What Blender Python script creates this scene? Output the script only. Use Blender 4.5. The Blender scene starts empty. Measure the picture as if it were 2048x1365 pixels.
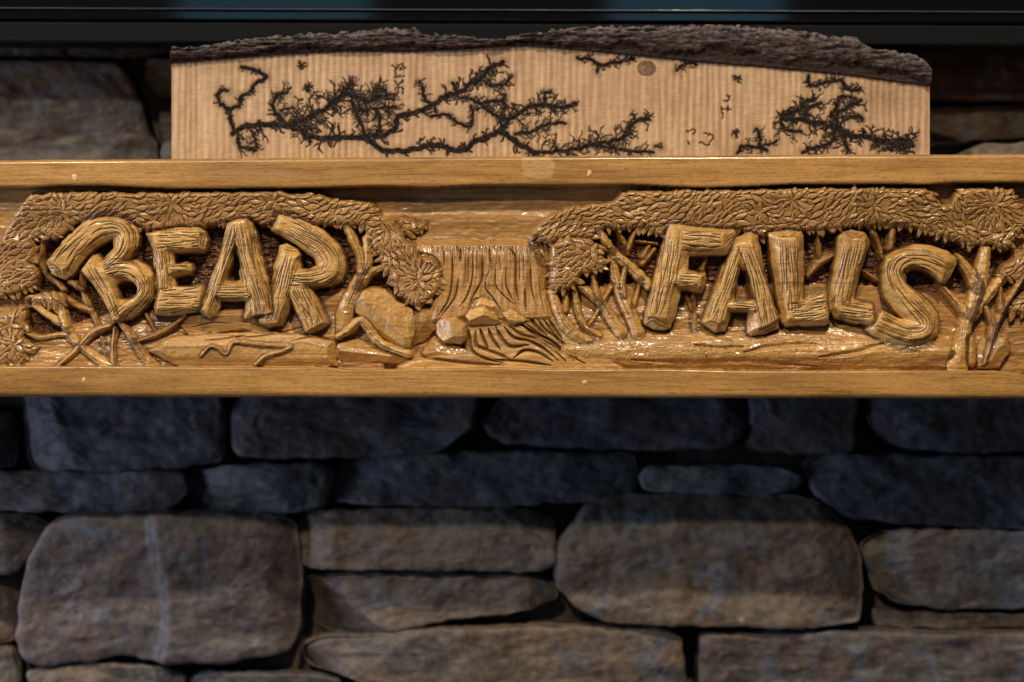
import bpy, math, random
import numpy as np
from mathutils import Vector

S = bpy.context.scene
random.seed(7)
RNG = np.random.default_rng(11)
PX = 0.0004            # metres per photo pixel on the mantel's front plane
D = 1.94               # metres from camera to that plane
CX, CY = 1024.0, 682.5

# ------------------------------------------------------------------ camera
cd = bpy.data.cameras.new('camera')
cam = bpy.data.objects.new('camera', cd)
S.collection.objects.link(cam)
cam.location = (0, -D, 0)
cam.rotation_euler = (math.pi / 2, 0, 0)
cd.sensor_width = 36.0
cd.lens = 36.0 * D / (2048 * PX)
cd.clip_start = 0.05
cd.clip_end = 50
cd.dof.use_dof = True
cd.dof.focus_distance = D + 0.006
cd.dof.aperture_fstop = 2.6
cd.dof.aperture_blades = 9
S.camera = cam

# ------------------------------------------------------------------ world
w = bpy.data.worlds.new('World')
S.world = w
w.use_nodes = True
w.node_tree.nodes['Background'].inputs[0].default_value = (0.70, 0.80, 1.0, 1)
w.node_tree.nodes['Background'].inputs[1].default_value = 0.021

# ------------------------------------------------------------------ lamps
def aim(o, target):
    d = Vector(target) - o.location
    o.rotation_euler = d.to_track_quat('-Z', 'Y').to_euler()

def ceiling_lamp(name, az, el, dist, power, radius, col, target=(0, 0.02, 0)):
    l = bpy.data.lights.new(name, 'SPOT')
    l.energy = power; l.color = col; l.shadow_soft_size = radius
    l.spot_size = math.radians(70); l.spot_blend = 0.6
    o = bpy.data.objects.new(name, l); S.collection.objects.link(o)
    a, e = math.radians(az), math.radians(el)
    o.location = (target[0] + dist * math.sin(a) * math.cos(e),
                  target[1] - dist * math.cos(a) * math.cos(e),
                  target[2] + dist * math.sin(e))
    aim(o, target)
    return o

def window_light(name, loc, target, sx, sy, power, col):
    l = bpy.data.lights.new(name, 'AREA')
    l.shape = 'RECTANGLE'; l.size = sx; l.size_y = sy
    l.energy = power; l.color = col
    o = bpy.data.objects.new(name, l); S.collection.objects.link(o)
    o.location = loc; aim(o, target)
    return o

WARM = (1.0, 0.83, 0.60)
COOL = (0.42, 0.62, 1.0)
ceiling_lamp('ceiling_spot_low', -20, 31, 2.9, 120, 0.045, WARM)
ceiling_lamp('ceiling_spot_high', 10, 45, 2.6, 182, 0.04, WARM)
ceiling_lamp('ceiling_spot_side', -52, 50, 2.6, 44, 0.045, (1.0, 0.84, 0.66))
window_light('window_left', (-2.1, -0.42, 0.45), (0, 0.05, 0), 0.4, 1.0, 30, (0.72, 0.82, 1.0))
window_light('window_low_left', (-2.0, -0.75, -0.65), (0, 0.1, -0.15), 0.5, 1.1, 12, (0.58, 0.68, 1.0))
window_light('window_front', (-0.62, -4.2, 0.95), (0, 0, 0.1), 0.5, 0.6, 0.9, (0.22, 0.62, 0.9))
window_light('window_front_middle', (0.48, -4.2, 0.95), (0, 0, 0.1), 0.45, 0.6, 0.9, (0.22, 0.60, 0.9))
window_light('window_front_right', (1.62, -4.2, 0.95), (0, 0, 0.1), 0.4, 0.6, 0.7, (0.22, 0.62, 0.9))

S.view_settings.view_transform = 'Standard'
S.view_settings.look = 'None'
S.view_settings.exposure = 0
S.view_settings.gamma = 1

# ------------------------------------------------------------------ helpers
def W(px, py, y):
    k = (1 + y / D) * PX
    return ((px - CX) * k, y, (CY - py) * k)

def fade(t): return t * t * t * (t * (t * 6 - 15) + 10)
_PERM = RNG.random(65536)
def vn(x, y, seed=0):
    x = np.asarray(x, float); y = np.asarray(y, float)
    xi = np.floor(x).astype(np.int64); yi = np.floor(y).astype(np.int64)
    fx = fade(x - xi); fy = fade(y - yi)
    def h(a, b):
        return _PERM[((a * 73856093) ^ (b * 19349663) ^ (seed * 83492791 + 12345)) & 65535]
    a = h(xi, yi); b = h(xi + 1, yi); c = h(xi, yi + 1); d = h(xi + 1, yi + 1)
    return (a + (b - a) * fx) * (1 - fy) + (c + (d - c) * fx) * fy
def fbm(x, y, seed=0, oc=4):
    s = 0; a = 1; t = 0
    for k in range(oc):
        s = s + a * vn(x, y, seed + k * 17); t += a; a *= .5; x = x * 2.03; y = y * 2.03
    return s / t - .5

def sstep(e0, e1, x):
    t = np.clip((x - e0) / (e1 - e0), 0, 1)
    return t * t * (3 - 2 * t)

def spline(pts, n=10):
    """Catmull-Rom through rows of pts (any number of columns)."""
    P = np.array(pts, float)
    if len(P) < 3:
        t = np.linspace(0, 1, n + 1)[:, None]
        return P[0] * (1 - t) + P[-1] * t
    Q = np.vstack([2 * P[0] - P[1], P, 2 * P[-1] - P[-2]])
    out = []
    for i in range(1, len(Q) - 2):
        p0, p1, p2, p3 = Q[i - 1], Q[i], Q[i + 1], Q[i + 2]
        for k in range(n):
            t = k / n
            out.append(.5 * ((2 * p1) + (p2 - p0) * t + (2 * p0 - 5 * p1 + 4 * p2 - p3) * t * t + (3 * p1 - p0 - 3 * p2 + p3) * t ** 3))
    out.append(P[-1])
    return np.array(out)

def poly_sdf(X, Y, P):
    """signed distance, positive inside"""
    P = np.array(P, float); n = len(P)
    d2 = np.full(X.shape, 1e12); ins = np.zeros(X.shape, bool)
    for i in range(n):
        ax, ay = P[i]; bx, by = P[(i + 1) % n]
        ex, ey = bx - ax, by - ay
        t = np.clip(((X - ax) * ex + (Y - ay) * ey) / (ex * ex + ey * ey + 1e-9), 0, 1)
        dx = X - ax - t * ex; dy = Y - ay - t * ey
        d2 = np.minimum(d2, dx * dx + dy * dy)
        if abs(ey) > 1e-9:
            c = ((ay > Y) != (by > Y)) & (X < (bx - ax) * (Y - ay) / (by - ay) + ax)
            ins ^= c
    d = np.sqrt(d2)
    return np.where(ins, d, -d)

COL = S.collection
def link(o, parent=None):
    COL.objects.link(o)
    if parent is not None: o.parent = parent
    return o

def empty(name, label=None, cat=None, group=None):
    o = bpy.data.objects.new(name, None); COL.objects.link(o)
    o.empty_display_size = .02
    if label: o['label'] = label
    if cat: o['category'] = cat
    if group: o['group'] = group
    return o

def mesh_obj(name, V, F, mat, parent=None, smooth=True, attrs=None, normals=None):
    V = np.asarray(V, np.float32); F = np.asarray(F, np.int32)
    me = bpy.data.meshes.new(name)
    me.vertices.add(len(V)); me.vertices.foreach_set('co', V.ravel())
    k = F.shape[1]
    me.loops.add(F.size); me.loops.foreach_set('vertex_index', F.ravel())
    me.polygons.add(len(F)); me.polygons.foreach_set('loop_start', np.arange(0, F.size, k, dtype=np.int32))
    me.update(calc_edges=True)
    me.polygons.foreach_set('use_smooth', np.full(len(F), bool(smooth)))
    if attrs:
        for an, av in attrs.items():
            a = me.attributes.new(an, 'FLOAT', 'POINT'); a.data.foreach_set('value', np.asarray(av, np.float32))
    if normals is not None:
        me.normals_split_custom_set_from_vertices([tuple(n) for n in normals.tolist()])
    me.materials.append(mat)
    return link(bpy.data.objects.new(name, me), parent)

def grid_faces(nr, nc):
    a = np.arange(nr * nc).reshape(nr, nc)
    return np.stack([a[:-1, :-1], a[1:, :-1], a[1:, 1:], a[:-1, 1:]], -1).reshape(-1, 4)

# ------------------------------------------------------------------ materials
class NT:
    def __init__(s, name):
        s.m = bpy.data.materials.new(name); s.m.use_nodes = True
        s.t = s.m.node_tree; s.p = s.t.nodes['Principled BSDF']
    def n(s, typ, **kw):
        nd = s.t.nodes.new(typ)
        for k, v in kw.items():
            if k == 'i':
                for a, b in v.items(): nd.inputs[a].default_value = b
            else: setattr(nd, k, v)
        return nd
    def l(s, a, b): s.t.links.new(a, b)
    def coord(s, scale, kind='Object', rot=(0, 0, 0)):
        tc = s.n('ShaderNodeTexCoord'); mp = s.n('ShaderNodeMapping')
        mp.inputs['Scale'].default_value = scale; mp.inputs['Rotation'].default_value = rot
        s.l(tc.outputs[kind], mp.inputs[0]); return mp.outputs[0]
    def noise(s, vec, scale, detail=4, rough=.55, dist=0):
        nd = s.n('ShaderNodeTexNoise', i={'Scale': scale, 'Detail': detail, 'Roughness': rough, 'Distortion': dist})
        s.l(vec, nd.inputs['Vector']); return nd.outputs['Fac']
    def ramp(s, fac, stops):
        nd = s.n('ShaderNodeValToRGB'); cr = nd.color_ramp
        while len(cr.elements) < len(stops): cr.elements.new(.5)
        for e, (p, c) in zip(cr.elements, stops):
            e.position = p; e.color = (c[0], c[1], c[2], 1) if not isinstance(c, (int, float)) else (c, c, c, 1)
        s.l(fac, nd.inputs[0]); return nd.outputs[0]
    def mix(s, fac, a, b, mode='MIX'):
        nd = s.n('ShaderNodeMix', data_type='RGBA', blend_type=mode)
        for v, ix in ((fac, 0), (a, 6), (b, 7)):
            if isinstance(v, (int, float)): nd.inputs[ix].default_value = v
            elif isinstance(v, tuple): nd.inputs[ix].default_value = (v[0], v[1], v[2], 1)
            else: s.l(v, nd.inputs[ix])
        return nd.outputs[2]
    def math(s, op, a, b=0.0):
        nd = s.n('ShaderNodeMath', operation=op)
        for v, ix in ((a, 0), (b, 1)):
            if isinstance(v, (int, float)): nd.inputs[ix].default_value = v
            else: s.l(v, nd.inputs[ix])
        return nd.outputs[0]
    def attr(s, name):
        return s.n('ShaderNodeAttribute', attribute_name=name).outputs['Fac']
    def bump(s, h, strength, dist, prev=None):
        nd = s.n('ShaderNodeBump', i={'Strength': strength, 'Distance': dist})
        s.l(h, nd.inputs['Height'])
        if prev is not None: s.l(prev, nd.inputs['Normal'])
        return nd.outputs[0]

def pine(name, light=(.52, .29, .10), mid=(.42, .215, .065), dark=(.23, .10, .030), rough=.33, grain=1.0, coat=.55, bmp=.12, cbmp=.06):
    m = NT(name)
    c = m.coord((1.2, 14, 22))
    warp = m.noise(m.coord((2.5, 3, 9)), 2.2, 3)
    g1 = m.noise(c, 5.0, 5, .6, .6)
    g2 = m.noise(m.coord((7, 60, 210)), 3.0, 4, .6)
    base = m.ramp(g1, [(.28, dark), (.45, mid), (.66, light)])
    base = m.mix(.55, m.mix(.5, mid, light), base)
    fine = m.ramp(g2, [(.32, (.42, .32, .25)), (.50, (1, 1, 1)), (1, (1.10, 1.08, 1.04))])
    base = m.mix(.62 * grain, base, m.mix(1.0, base, fine, 'MULTIPLY'))
    blot = m.ramp(warp, [(.3, (.66, .58, .50)), (.6, (1.10, 1.07, 1.02))])
    base = m.mix(.8, base, m.mix(1.0, base, blot, 'MULTIPLY'))
    # thin dark resin streaks
    st = m.ramp(m.noise(m.coord((3.0, 20, 130)), 2.1, 3, .7), [(.61, 0.0), (.68, 1.0)])
    base = m.mix(m.math('MULTIPLY', st, .45), base, (.12, .045, .014))
    pale = m.attr('pale')
    base = m.mix(m.math('MULTIPLY', pale, .75), base, (.66, .42, .20))
    # scorched places, stained grooves and the darker feet of raised shapes
    bn = m.noise(m.coord((30, 30, 75)), 4.5, 5, .65, 1.2)
    burnt = m.ramp(bn, [(.38, (.012, .009, .011)), (.48, (.12, .050, .027)), (.62, (.36, .15, .066))])
    b = m.attr('burn')
    base = m.mix(b, base, burnt)
    s_ = m.attr('stain_dark')
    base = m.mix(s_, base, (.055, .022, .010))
    fl_ = m.ramp(m.noise(m.coord((45, 120, 260)), 4, 3, .7), [(.36, (.62, .55, .48)), (.5, (1, 1, 1)), (.66, (1.10, 1.08, 1.04))])
    base = m.mix(.75, base, m.mix(1.0, base, fl_, 'MULTIPLY'))
    m.l(base, m.p.inputs['Base Color'])
    r = m.ramp(m.noise(m.coord((9, 9, 22)), 6, 4), [(.3, rough - .07), (.7, rough + .13)])
    m.l(r, m.p.inputs['Roughness'])
    m.p.inputs['Coat Weight'].default_value = coat
    m.p.inputs['Coat Roughness'].default_value = .15
    m.p.inputs['Coat IOR'].default_value = 1.5
    n = m.bump(g2, .10, .0012)
    n = m.bump(m.noise(m.coord((60, 60, 90)), 5, 4), bmp, .0011, n)
    m.l(n, m.p.inputs['Normal'])
    cn = m.bump(m.noise(m.coord((90, 90, 110)), 5, 3), cbmp, .0010)
    m.l(cn, m.p.inputs['Coat Normal'])
    return m.m

M_RAIL = pine('varnished_pine_rail', light=(.56, .325, .105), mid=(.38, .20, .060), dark=(.18, .085, .028), rough=.30, grain=1.0, bmp=.05, cbmp=.05)
M_CARVE = pine('varnished_pine_carving', light=(.52, .295, .094), mid=(.39, .205, .060), dark=(.21, .098, .031), rough=.40, coat=.32, bmp=.08, cbmp=.03, grain=1.0)  # same wood as the letters, darkened as the shaded back of the relief
M_LETTER = pine('varnished_pine_letter', light=(.72, .455, .165), mid=(.57, .34, .108), dark=(.30, .155, .048), rough=.32, grain=.8)  # same wood, lightened so the front shapes look more brightly lit
M_MID = pine('varnished_pine_ground', light=(.58, .345, .118), mid=(.43, .24, .074), dark=(.23, .11, .035), rough=.40, grain=1.1, coat=.32, bmp=.08, cbmp=.03)  # same wood, toned between the lit letters and the shaded back
M_LEAF = pine('varnished_pine_leaf', light=(.47, .275, .095), mid=(.37, .205, .066), dark=(.23, .115, .038), rough=.34, grain=.5)  # same wood, with the shade of the canopies put into its colour

# =================================================================== CARVED MANTEL
STEP = 1.0
X0, X1, Y0, Y1 = -30.0, 2080.0, 303.0, 804.0
gx = np.arange(X0, X1, STEP); gy = np.arange(Y0, Y1, STEP)
GX, GY = np.meshgrid(gx, gy)
NR, NC = GX.shape
H = np.full((NR, NC), -53.0)           # height in photo pixels, 0 = front of the rails
L = np.zeros((NR, NC), np.int32)       # which part each cell belongs to
BURN = np.zeros((NR, NC)); STAIN_DARK = np.zeros((NR, NC)); PALE = np.zeros((NR, NC))
PARTS = {0: ('back_board', M_CARVE, None, None)}   # id -> name, material, label, parent id
def new_part(name, mat, label=None, parent=None):
    k = len(PARTS); PARTS[k] = (name, mat, label, parent); return k

def d2k(depth): return 1 + depth * PX / D
def sc(pts, depth=30):
    """photo pixels -> pixels on the plane, for things that lie `depth` px behind the front"""
    P = np.array(pts, float).copy(); k = d2k(depth)
    P[:, 0] = CX + (P[:, 0] - CX) * k; P[:, 1] = CY + (P[:, 1] - CY) * k
    return P
def Z(x0, pts, f=.375, y0=300.0):
    """tracing taken in an enlarged view: to photo pixels (first two columns), widths scaled as well"""
    out = []
    for p in pts:
        q = [x0 + p[0] * f, y0 + p[1] * f] + [v * f for v in p[2:]]
        out.append(q)
    return out
def win(P, pad):
    P = np.array(P); x0, y0 = P[:, 0].min() - pad, P[:, 1].min() - pad; x1, y1 = P[:, 0].max() + pad, P[:, 1].max() + pad
    i0 = max(0, int((y0 - Y0) / STEP)); i1 = min(NR, int((y1 - Y0) / STEP) + 2)
    j0 = max(0, int((x0 - X0) / STEP)); j1 = min(NC, int((x1 - X0) / STEP) + 2)
    return slice(i0, max(i0, i1)), slice(j0, max(j0, j1))

def stroke_coords(X, Y, C):
    """C rows x,y,hw: returns s (unclamped at the ends), signed offset d, half width, length"""
    seg = np.diff(C[:, :2], axis=0); ln = np.hypot(seg[:, 0], seg[:, 1]) + 1e-9
    cum = np.concatenate([[0], np.cumsum(ln)])
    best = np.full(X.shape, 1e12); Sv = np.zeros(X.shape); Dv = np.zeros(X.shape); Wv = np.zeros(X.shape)
    n = len(seg)
    for i in range(n):
        ux, uy = seg[i] / ln[i]
        rx = X - C[i, 0]; ry = Y - C[i, 1]
        t = rx * ux + ry * uy
        lo = -1e6 if i == 0 else 0.0; hi = 1e6 if i == n - 1 else ln[i]
        tc = np.clip(t, lo, hi)
        dx = rx - tc * ux; dy = ry - tc * uy
        d2 = dx * dx + dy * dy
        m = d2 < best
        best = np.where(m, d2, best)
        side = np.sign(rx * uy - ry * ux)
        Sv = np.where(m, cum[i] + tc, Sv); Dv = np.where(m, np.sqrt(d2) * side, Dv)
        f = np.clip(tc / ln[i], 0, 1)
        Wv = np.where(m, C[i, 2] * (1 - f) + C[i + 1, 2] * f, Wv)
    return Sv, Dv, Wv, cum[-1]

def cut(pts, wid, dep, mask=None, stain_dark=.8, curve=True, taper=True):
    """a V-shaped gouge along pts"""
    P = spline(np.array(pts, float)[:, :2], 6) if curve and len(pts) > 2 else np.array(pts, float)[:, :2]
    n = len(P)
    t = np.linspace(0, 1, n)
    wd = wid * (np.clip(np.minimum(t, 1 - t) * 5, .25, 1) if taper else np.ones(n))
    if n == 2 and taper:
        P = np.array([P[0] * (1 - a) + P[1] * a for a in np.linspace(0, 1, 7)]); wd = wid * np.array([.3, .8, 1, 1, 1, .8, .3])
    C = np.column_stack([P, wd])
    sl = win(P, wid + 3)
    X, Y = GX[sl], GY[sl]
    if X.size == 0: return
    s, d, wv, Ln = stroke_coords(X, Y, C)
    e = np.where((s < 0), -s, np.where(s > Ln, s - Ln, 0))
    dd = np.hypot(d, e)
    v = np.clip(1 - dd / np.maximum(wv, .3), 0, 1)
    if mask is not None: v = v * np.isin(L[sl], mask)
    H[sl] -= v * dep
    STAIN_DARK[sl] = np.maximum(STAIN_DARK[sl], np.clip(v * 1.5, 0, 1) * stain_dark)

def log_stroke(part, pts, top, base=-62, chamfer=.42, endcham=14, grooves=13, wall=3.2, curve=True, gw=1.7, gd=3.2, tilt=0, caps=(1, 1), glen=(.18, .62)):
    """one log of a letter: flat-topped, chamfered, butt-ended, with gouged grain"""
    P = sc(np.array(pts), -top)
    C = spline(P, 8) if curve and len(P) > 2 else P
    sl = win(C, C[:, 2].max() + 22)
    X, Y = GX[sl], GY[sl]
    wob = (vn(X / 17, Y / 17, part * 7 + 3) - .5) * 4.5
    s, d, wv, Ln = stroke_coords(X, Y, C)
    ed = wv - np.abs(d) + wob
    e0 = s + wob * .8 + (1e3 if not caps[0] else 0); e1 = (Ln - s) - wob * .8 + (1e3 if not caps[1] else 0)
    # the log: rounded crown falling to chamfered flanks, then the carved wall
    u = np.clip(np.abs(d) / np.maximum(wv, 1), 0, 1)
    crown = top - 3.0 * u ** 2 + tilt * d / np.maximum(wv, 1)
    ch = wv * chamfer
    flank = np.clip((ch - ed) / ch, 0, 1)
    h = crown - flank ** 1.35 * 15
    for e, cp in ((e0, caps[0]), (e1, caps[1])):
        if cp: h = h - np.clip((endcham - e) / endcham, 0, 1) ** 1.1 * 12
    out = np.minimum(np.minimum(ed, e0), e1)
    h = np.where(out < 0, h + out * wall, h)
    h = h + fbm(X / 9, Y / 9, part + 40, 2) * 1.6
    win_ = (h > H[sl]) & (h > base)
    H[sl] = np.where(win_, h, H[sl]); L[sl] = np.where(win_, part, L[sl])
    BURN[sl] = np.where(win_ & (out > -2.5), 0, BURN[sl]); STAIN_DARK[sl] = np.where(win_, 0, STAIN_DARK[sl])
    # the foot of the wall is darker
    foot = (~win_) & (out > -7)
    STAIN_DARK[sl] = np.where(foot, np.maximum(STAIN_DARK[sl], .55 * np.clip((out + 7) / 4, 0, 1)), STAIN_DARK[sl])
    # gouged grain
    seg = np.diff(C[:, :2], axis=0); ln = np.hypot(seg[:, 0], seg[:, 1]); cum = np.concatenate([[0], np.cumsum(ln)])
    L0 = cum[-1]
    def at(sv, uv):
        sv = np.clip(sv, 0, L0 - 1e-3); i = np.minimum(np.searchsorted(cum, sv, 'right') - 1, len(seg) - 1)
        f = (sv - cum[i]) / ln[i]
        p = C[i, :2] + seg[i] * f[:, None]; wv_ = C[i, 2] * (1 - f) + C[i + 1, 2] * f
        # the same normal side as in stroke_coords
        tx = np.interp(sv, cum[:-1] + ln / 2, seg[:, 0] / ln); ty = np.interp(sv, cum[:-1] + ln / 2, seg[:, 1] / ln)
        m = np.hypot(tx, ty) + 1e-9
        return p + np.column_stack([ty / m, -tx / m]) * (uv * wv_)[:, None]
    rr = random.Random(part * 31 + int(C[0, 0]))
    for k in range(grooves):
        u0 = -.86 + 1.72 * (k + rr.uniform(.1, .9)) / grooves
        nrep = 2 if L0 > 90 else 1
        for _ in range(nrep):
            lg = L0 * rr.uniform(*glen); s0 = rr.uniform(-.02 * L0, L0 - lg * .8)
            s0 = max(2, s0); s1 = min(L0 - 3, s0 + lg)
            if s1 - s0 < 8: continue
            sv = np.linspace(s0, s1, 12)
            du = rr.uniform(-.10, .10); ph = rr.uniform(0, 6)
            uv = u0 + du * np.linspace(0, 1, 12) + .035 * np.sin(sv / 14 + ph)
            uv = np.clip(uv, -.9, .9)
            cut(at(sv, uv), gw * rr.uniform(.7, 1.25), gd * rr.uniform(.6, 1.3), mask=[part], stain_dark=.82, curve=False)
    # growth rings gouged into the sawn ends
    for which, cp in ((0, caps[0]), (1, caps[1])):
        if cp == 2:
            se = (0 if which == 0 else L0); sg = 1 if which == 0 else -1
            for rad in (.35, .62, .86):
                th = np.linspace(-1.0, 1.0, 12)
                sv = se + sg * (3 + (1 - rad) * 9 + 4 * th ** 2 * 0 + 6 * rad * (np.abs(th)) ** 2 * .6)
                cut(at(sv, rad * th), 1.3, 2.0, mask=[part], stain_dark=.7, curve=False)

def branch(part, pts, top, wall=7.0, round_=8, grooves=3, curve=True):
    P = sc(np.array(pts), -top)
    C = spline(P, 6) if len(P) > 2 else P
    sl = win(C, C[:, 2].max() + 24)
    X, Y = GX[sl], GY[sl]
    if X.size == 0: return
    s, d, wv, Ln = stroke_coords(X, Y, C)
    wob = (vn(X / 8, Y / 8, part + 5) - .5) * 3
    e = np.where(s < 0, -s, np.where(s > Ln, s - Ln, 0))
    dd = np.hypot(d, e)
    u = np.clip(dd / np.maximum(wv, 1), 0, 1)
    out = wv - dd + wob
    facet = np.abs(vn(X / 10, Y / 10, part + 77) - .5) * 4
    h = top - round_ * u ** 1.7 - facet
    h = np.where(out < 0, h + out * wall, h)
    w_ = (h > H[sl]) & (out > -22)
    H[sl] = np.where(w_, h, H[sl]); L[sl] = np.where(w_, part, L[sl])
    BURN[sl] = np.where(w_ & (out > -3), 0, BURN[sl]); STAIN_DARK[sl] = np.where(w_, 0, STAIN_DARK[sl])
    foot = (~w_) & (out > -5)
    STAIN_DARK[sl] = np.where(foot, np.maximum(STAIN_DARK[sl], .85 * np.clip((out + 5) / 3, 0, 1)), STAIN_DARK[sl])  # darker band around the foot of the branch
    n = len(C)
    for k in range(grooves):
        u0 = random.uniform(-.6, .6)
        a = random.randint(0, max(0, n // 3)); b = random.randint(min(n - 1, n * 2 // 3), n - 1)
        if b - a < 2: continue
        T = np.gradient(C[:, :2], axis=0); T /= np.hypot(T[:, 0], T[:, 1])[:, None] + 1e-9
        N = np.column_stack([T[:, 1], -T[:, 0]])
        Q = C[a:b, :2] + N[a:b] * (u0 * C[a:b, 2])[:, None]
        if len(Q) > 2: cut(Q, 1.3, 2.0, mask=[part], stain_dark=.5, curve=False)

def boulder(part, poly, top, slopes=(.25, 1.1), wall=6.0, seed=0, tiltv=(0, 0), flat=20):
    """faceted by the chisel: the lowest of several planes rising from each edge"""
    P = sc(poly, -top)
    sl = win(P, 20); X, Y = GX[sl], GY[sl]
    sd = poly_sdf(X, Y, P) + (vn(X / 9, Y / 9, seed + 91) - .5) * 3
    rr = random.Random(seed); n = len(P)
    h = np.full(X.shape, float(top)) + tiltv[0] * (X - P[:, 0].mean()) + tiltv[1] * (Y - P[:, 1].mean())
    area = sum(P[i][0] * P[(i + 1) % n][1] - P[(i + 1) % n][0] * P[i][1] for i in range(n))
    sg = 1 if area > 0 else -1
    for i in range(n):
        a, b = P[i], P[(i + 1) % n]
        e = b - a; ln = np.hypot(*e) + 1e-9
        nx, ny = -e[1] / ln * sg, e[0] / ln * sg
        dist = (X - a[0]) * nx + (Y - a[1]) * ny
        h = np.minimum(h, top - flat * rr.uniform(.5, 1.1) + dist * rr.uniform(*slopes))
    h = h + fbm(X / 12, Y / 12, seed, 3) * 2.0
    h = np.where(sd < 0, np.maximum(h, top - flat * 1.6) + sd * wall, np.maximum(h, top - flat * 1.6))
    w_ = (h > H[sl]) & (sd > -20)
    H[sl] = np.where(w_, h, H[sl]); L[sl] = np.where(w_, part, L[sl])
    BURN[sl] = np.where(w_, 0, BURN[sl]); STAIN_DARK[sl] = np.where(w_, 0, STAIN_DARK[sl])
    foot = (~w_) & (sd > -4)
    STAIN_DARK[sl] = np.where(foot, np.maximum(STAIN_DARK[sl], .4), STAIN_DARK[sl])  # darker rim around the foot of the boulder

# ---- ground of the relief: sky, burnt wood, plain lower ground --------------------------------
GXs = CX + (GX - CX) / d2k(60); GYs = CY + (GY - CY) / d2k(60)
H += fbm(GX / 90, GY / 22, 1, 3) * 5 + fbm(GX / 16, GY / 10, 2, 2) * 1.4
# shallow gouged steps in the sky
for yy, hh in ((430, 1.6), (402, 1.2)):
    H += -hh * sstep(-4, 4, (yy + 6 * np.sin(GX / 210) - GY)) * ((GX > 700) & (GX < 1300))
burn_polys = [
    Z(0, [(60, 430), (150, 430), (330, 400), (1000, 380), (1100, 385), (1365, 360), (1365, 740), (1080, 735), (840, 800), (840, 860), (560, 880), (360, 940), (340, 1000), (110, 1010), (100, 880), (190, 840), (180, 760), (150, 700)]),
    Z(400, [(0, 360), (640, 380), (900, 390), (930, 520), (1000, 640), (1060, 740), (1120, 800), (980, 735), (900, 740), (860, 760), (700, 745), (620, 790), (440, 740), (0, 740)]),
    Z(1150, [(-40, 470), (110, 410), (450, 420), (1000, 420), (1365, 420), (1365, 715), (1000, 715), (620, 725), (420, 740), (300, 715), (0, 735), (-60, 700)]),
    Z(1536, [(0, 420), (800, 400), (1000, 460), (1280, 520), (1280, 720), (1060, 770), (840, 775), (700, 730), (400, 720), (0, 715)]),
    Z(1536, [(1250, 760), (1420, 740), (1420, 910), (1250, 895)]),
]
back_burn = new_part('scorched_ground', M_CARVE, 'scorched dark wood behind the letters')
for k, P in enumerate(burn_polys):
    P = sc(P, 74); sl = win(P, 10); X, Y = GX[sl], GY[sl]
    sd = poly_sdf(X, Y, P) + (fbm(X / 10, Y / 7, 60 + k, 3)) * 14
    m = sstep(-3, 3, sd)
    ch = np.abs(vn(X / 22, Y / 4.2, 8) - .5) * 16 + fbm(X / 5, Y / 3, 9, 2) * 7
    hh = -71 + ch
    H[sl] = H[sl] * (1 - m) + hh * m
    blk = .78 + .4 * fbm(X / 30, Y / 18, 33, 3)
    BURN[sl] = np.maximum(BURN[sl], np.clip(m * blk * 1.25, 0, 1))
    L[sl] = np.where(m > .5, back_burn, L[sl])

# plain planed ground below the scorched part, sloping forward to the lower rail
lower = new_part('meadow_ground', M_CARVE, 'smooth carved ground at the foot of the letters')
def ground(part, poly, hfun, noise=2.0, seed=0, edge=2.5):
    P = sc(poly, 40); sl = win(P, 12); X, Y = GX[sl], GY[sl]
    sd = poly_sdf(X, Y, P) + fbm(X / 25, Y / 12, seed, 3) * 7
    h = hfun(X, Y) + fbm(X / 40, Y / 11, seed + 3, 3) * noise * 3 + fbm(X / 14, Y / 8, seed + 6, 2) * noise * .7
    h = np.where(sd < 0, h + sd * edge, h - 2 * np.exp(-np.clip(sd, 0, 50) / 2.5))
    w_ = (h > H[sl]) & (sd > -20)
    H[sl] = np.where(w_, h, H[sl]); L[sl] = np.where(w_, part, L[sl])
    BURN[sl] = np.where(w_ & (sd > 0), 0, BURN[sl]); STAIN_DARK[sl] = np.where(w_, 0, STAIN_DARK[sl])
    return sl, sd
lower_left = lower
ground(lower, Z(0, [(-90, 1010), (330, 985), (560, 880), (840, 850), (1080, 860), (1400, 800), (1800, 745), (2050, 780), (2040, 1175), (-90, 1175)]),
       lambda X, Y: -56 + 20 * sstep(600, 740, Y), 1.6, 5)
lower = new_part('meadow_ground', M_CARVE, 'smooth carved ground behind the first letters of FALLS')
ground(lower, Z(1150, [(-130, 760), (350, 720), (1000, 712), (1390, 715), (1390, 1175), (-180, 1175)]),
       lambda X, Y: -58 + 14 * sstep(570, 660, Y), 2.0, 25)
lower = new_part('meadow_ground', M_CARVE, 'smooth carved ground below the letter S')
ground(lower, Z(1536, [(0, 715), (700, 735), (1000, 775), (1240, 760), (1440, 730), (1440, 1190), (0, 1190)]),
       lambda X, Y: -57 + 8 * sstep(570, 730, Y), 2.0, 27)

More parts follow.
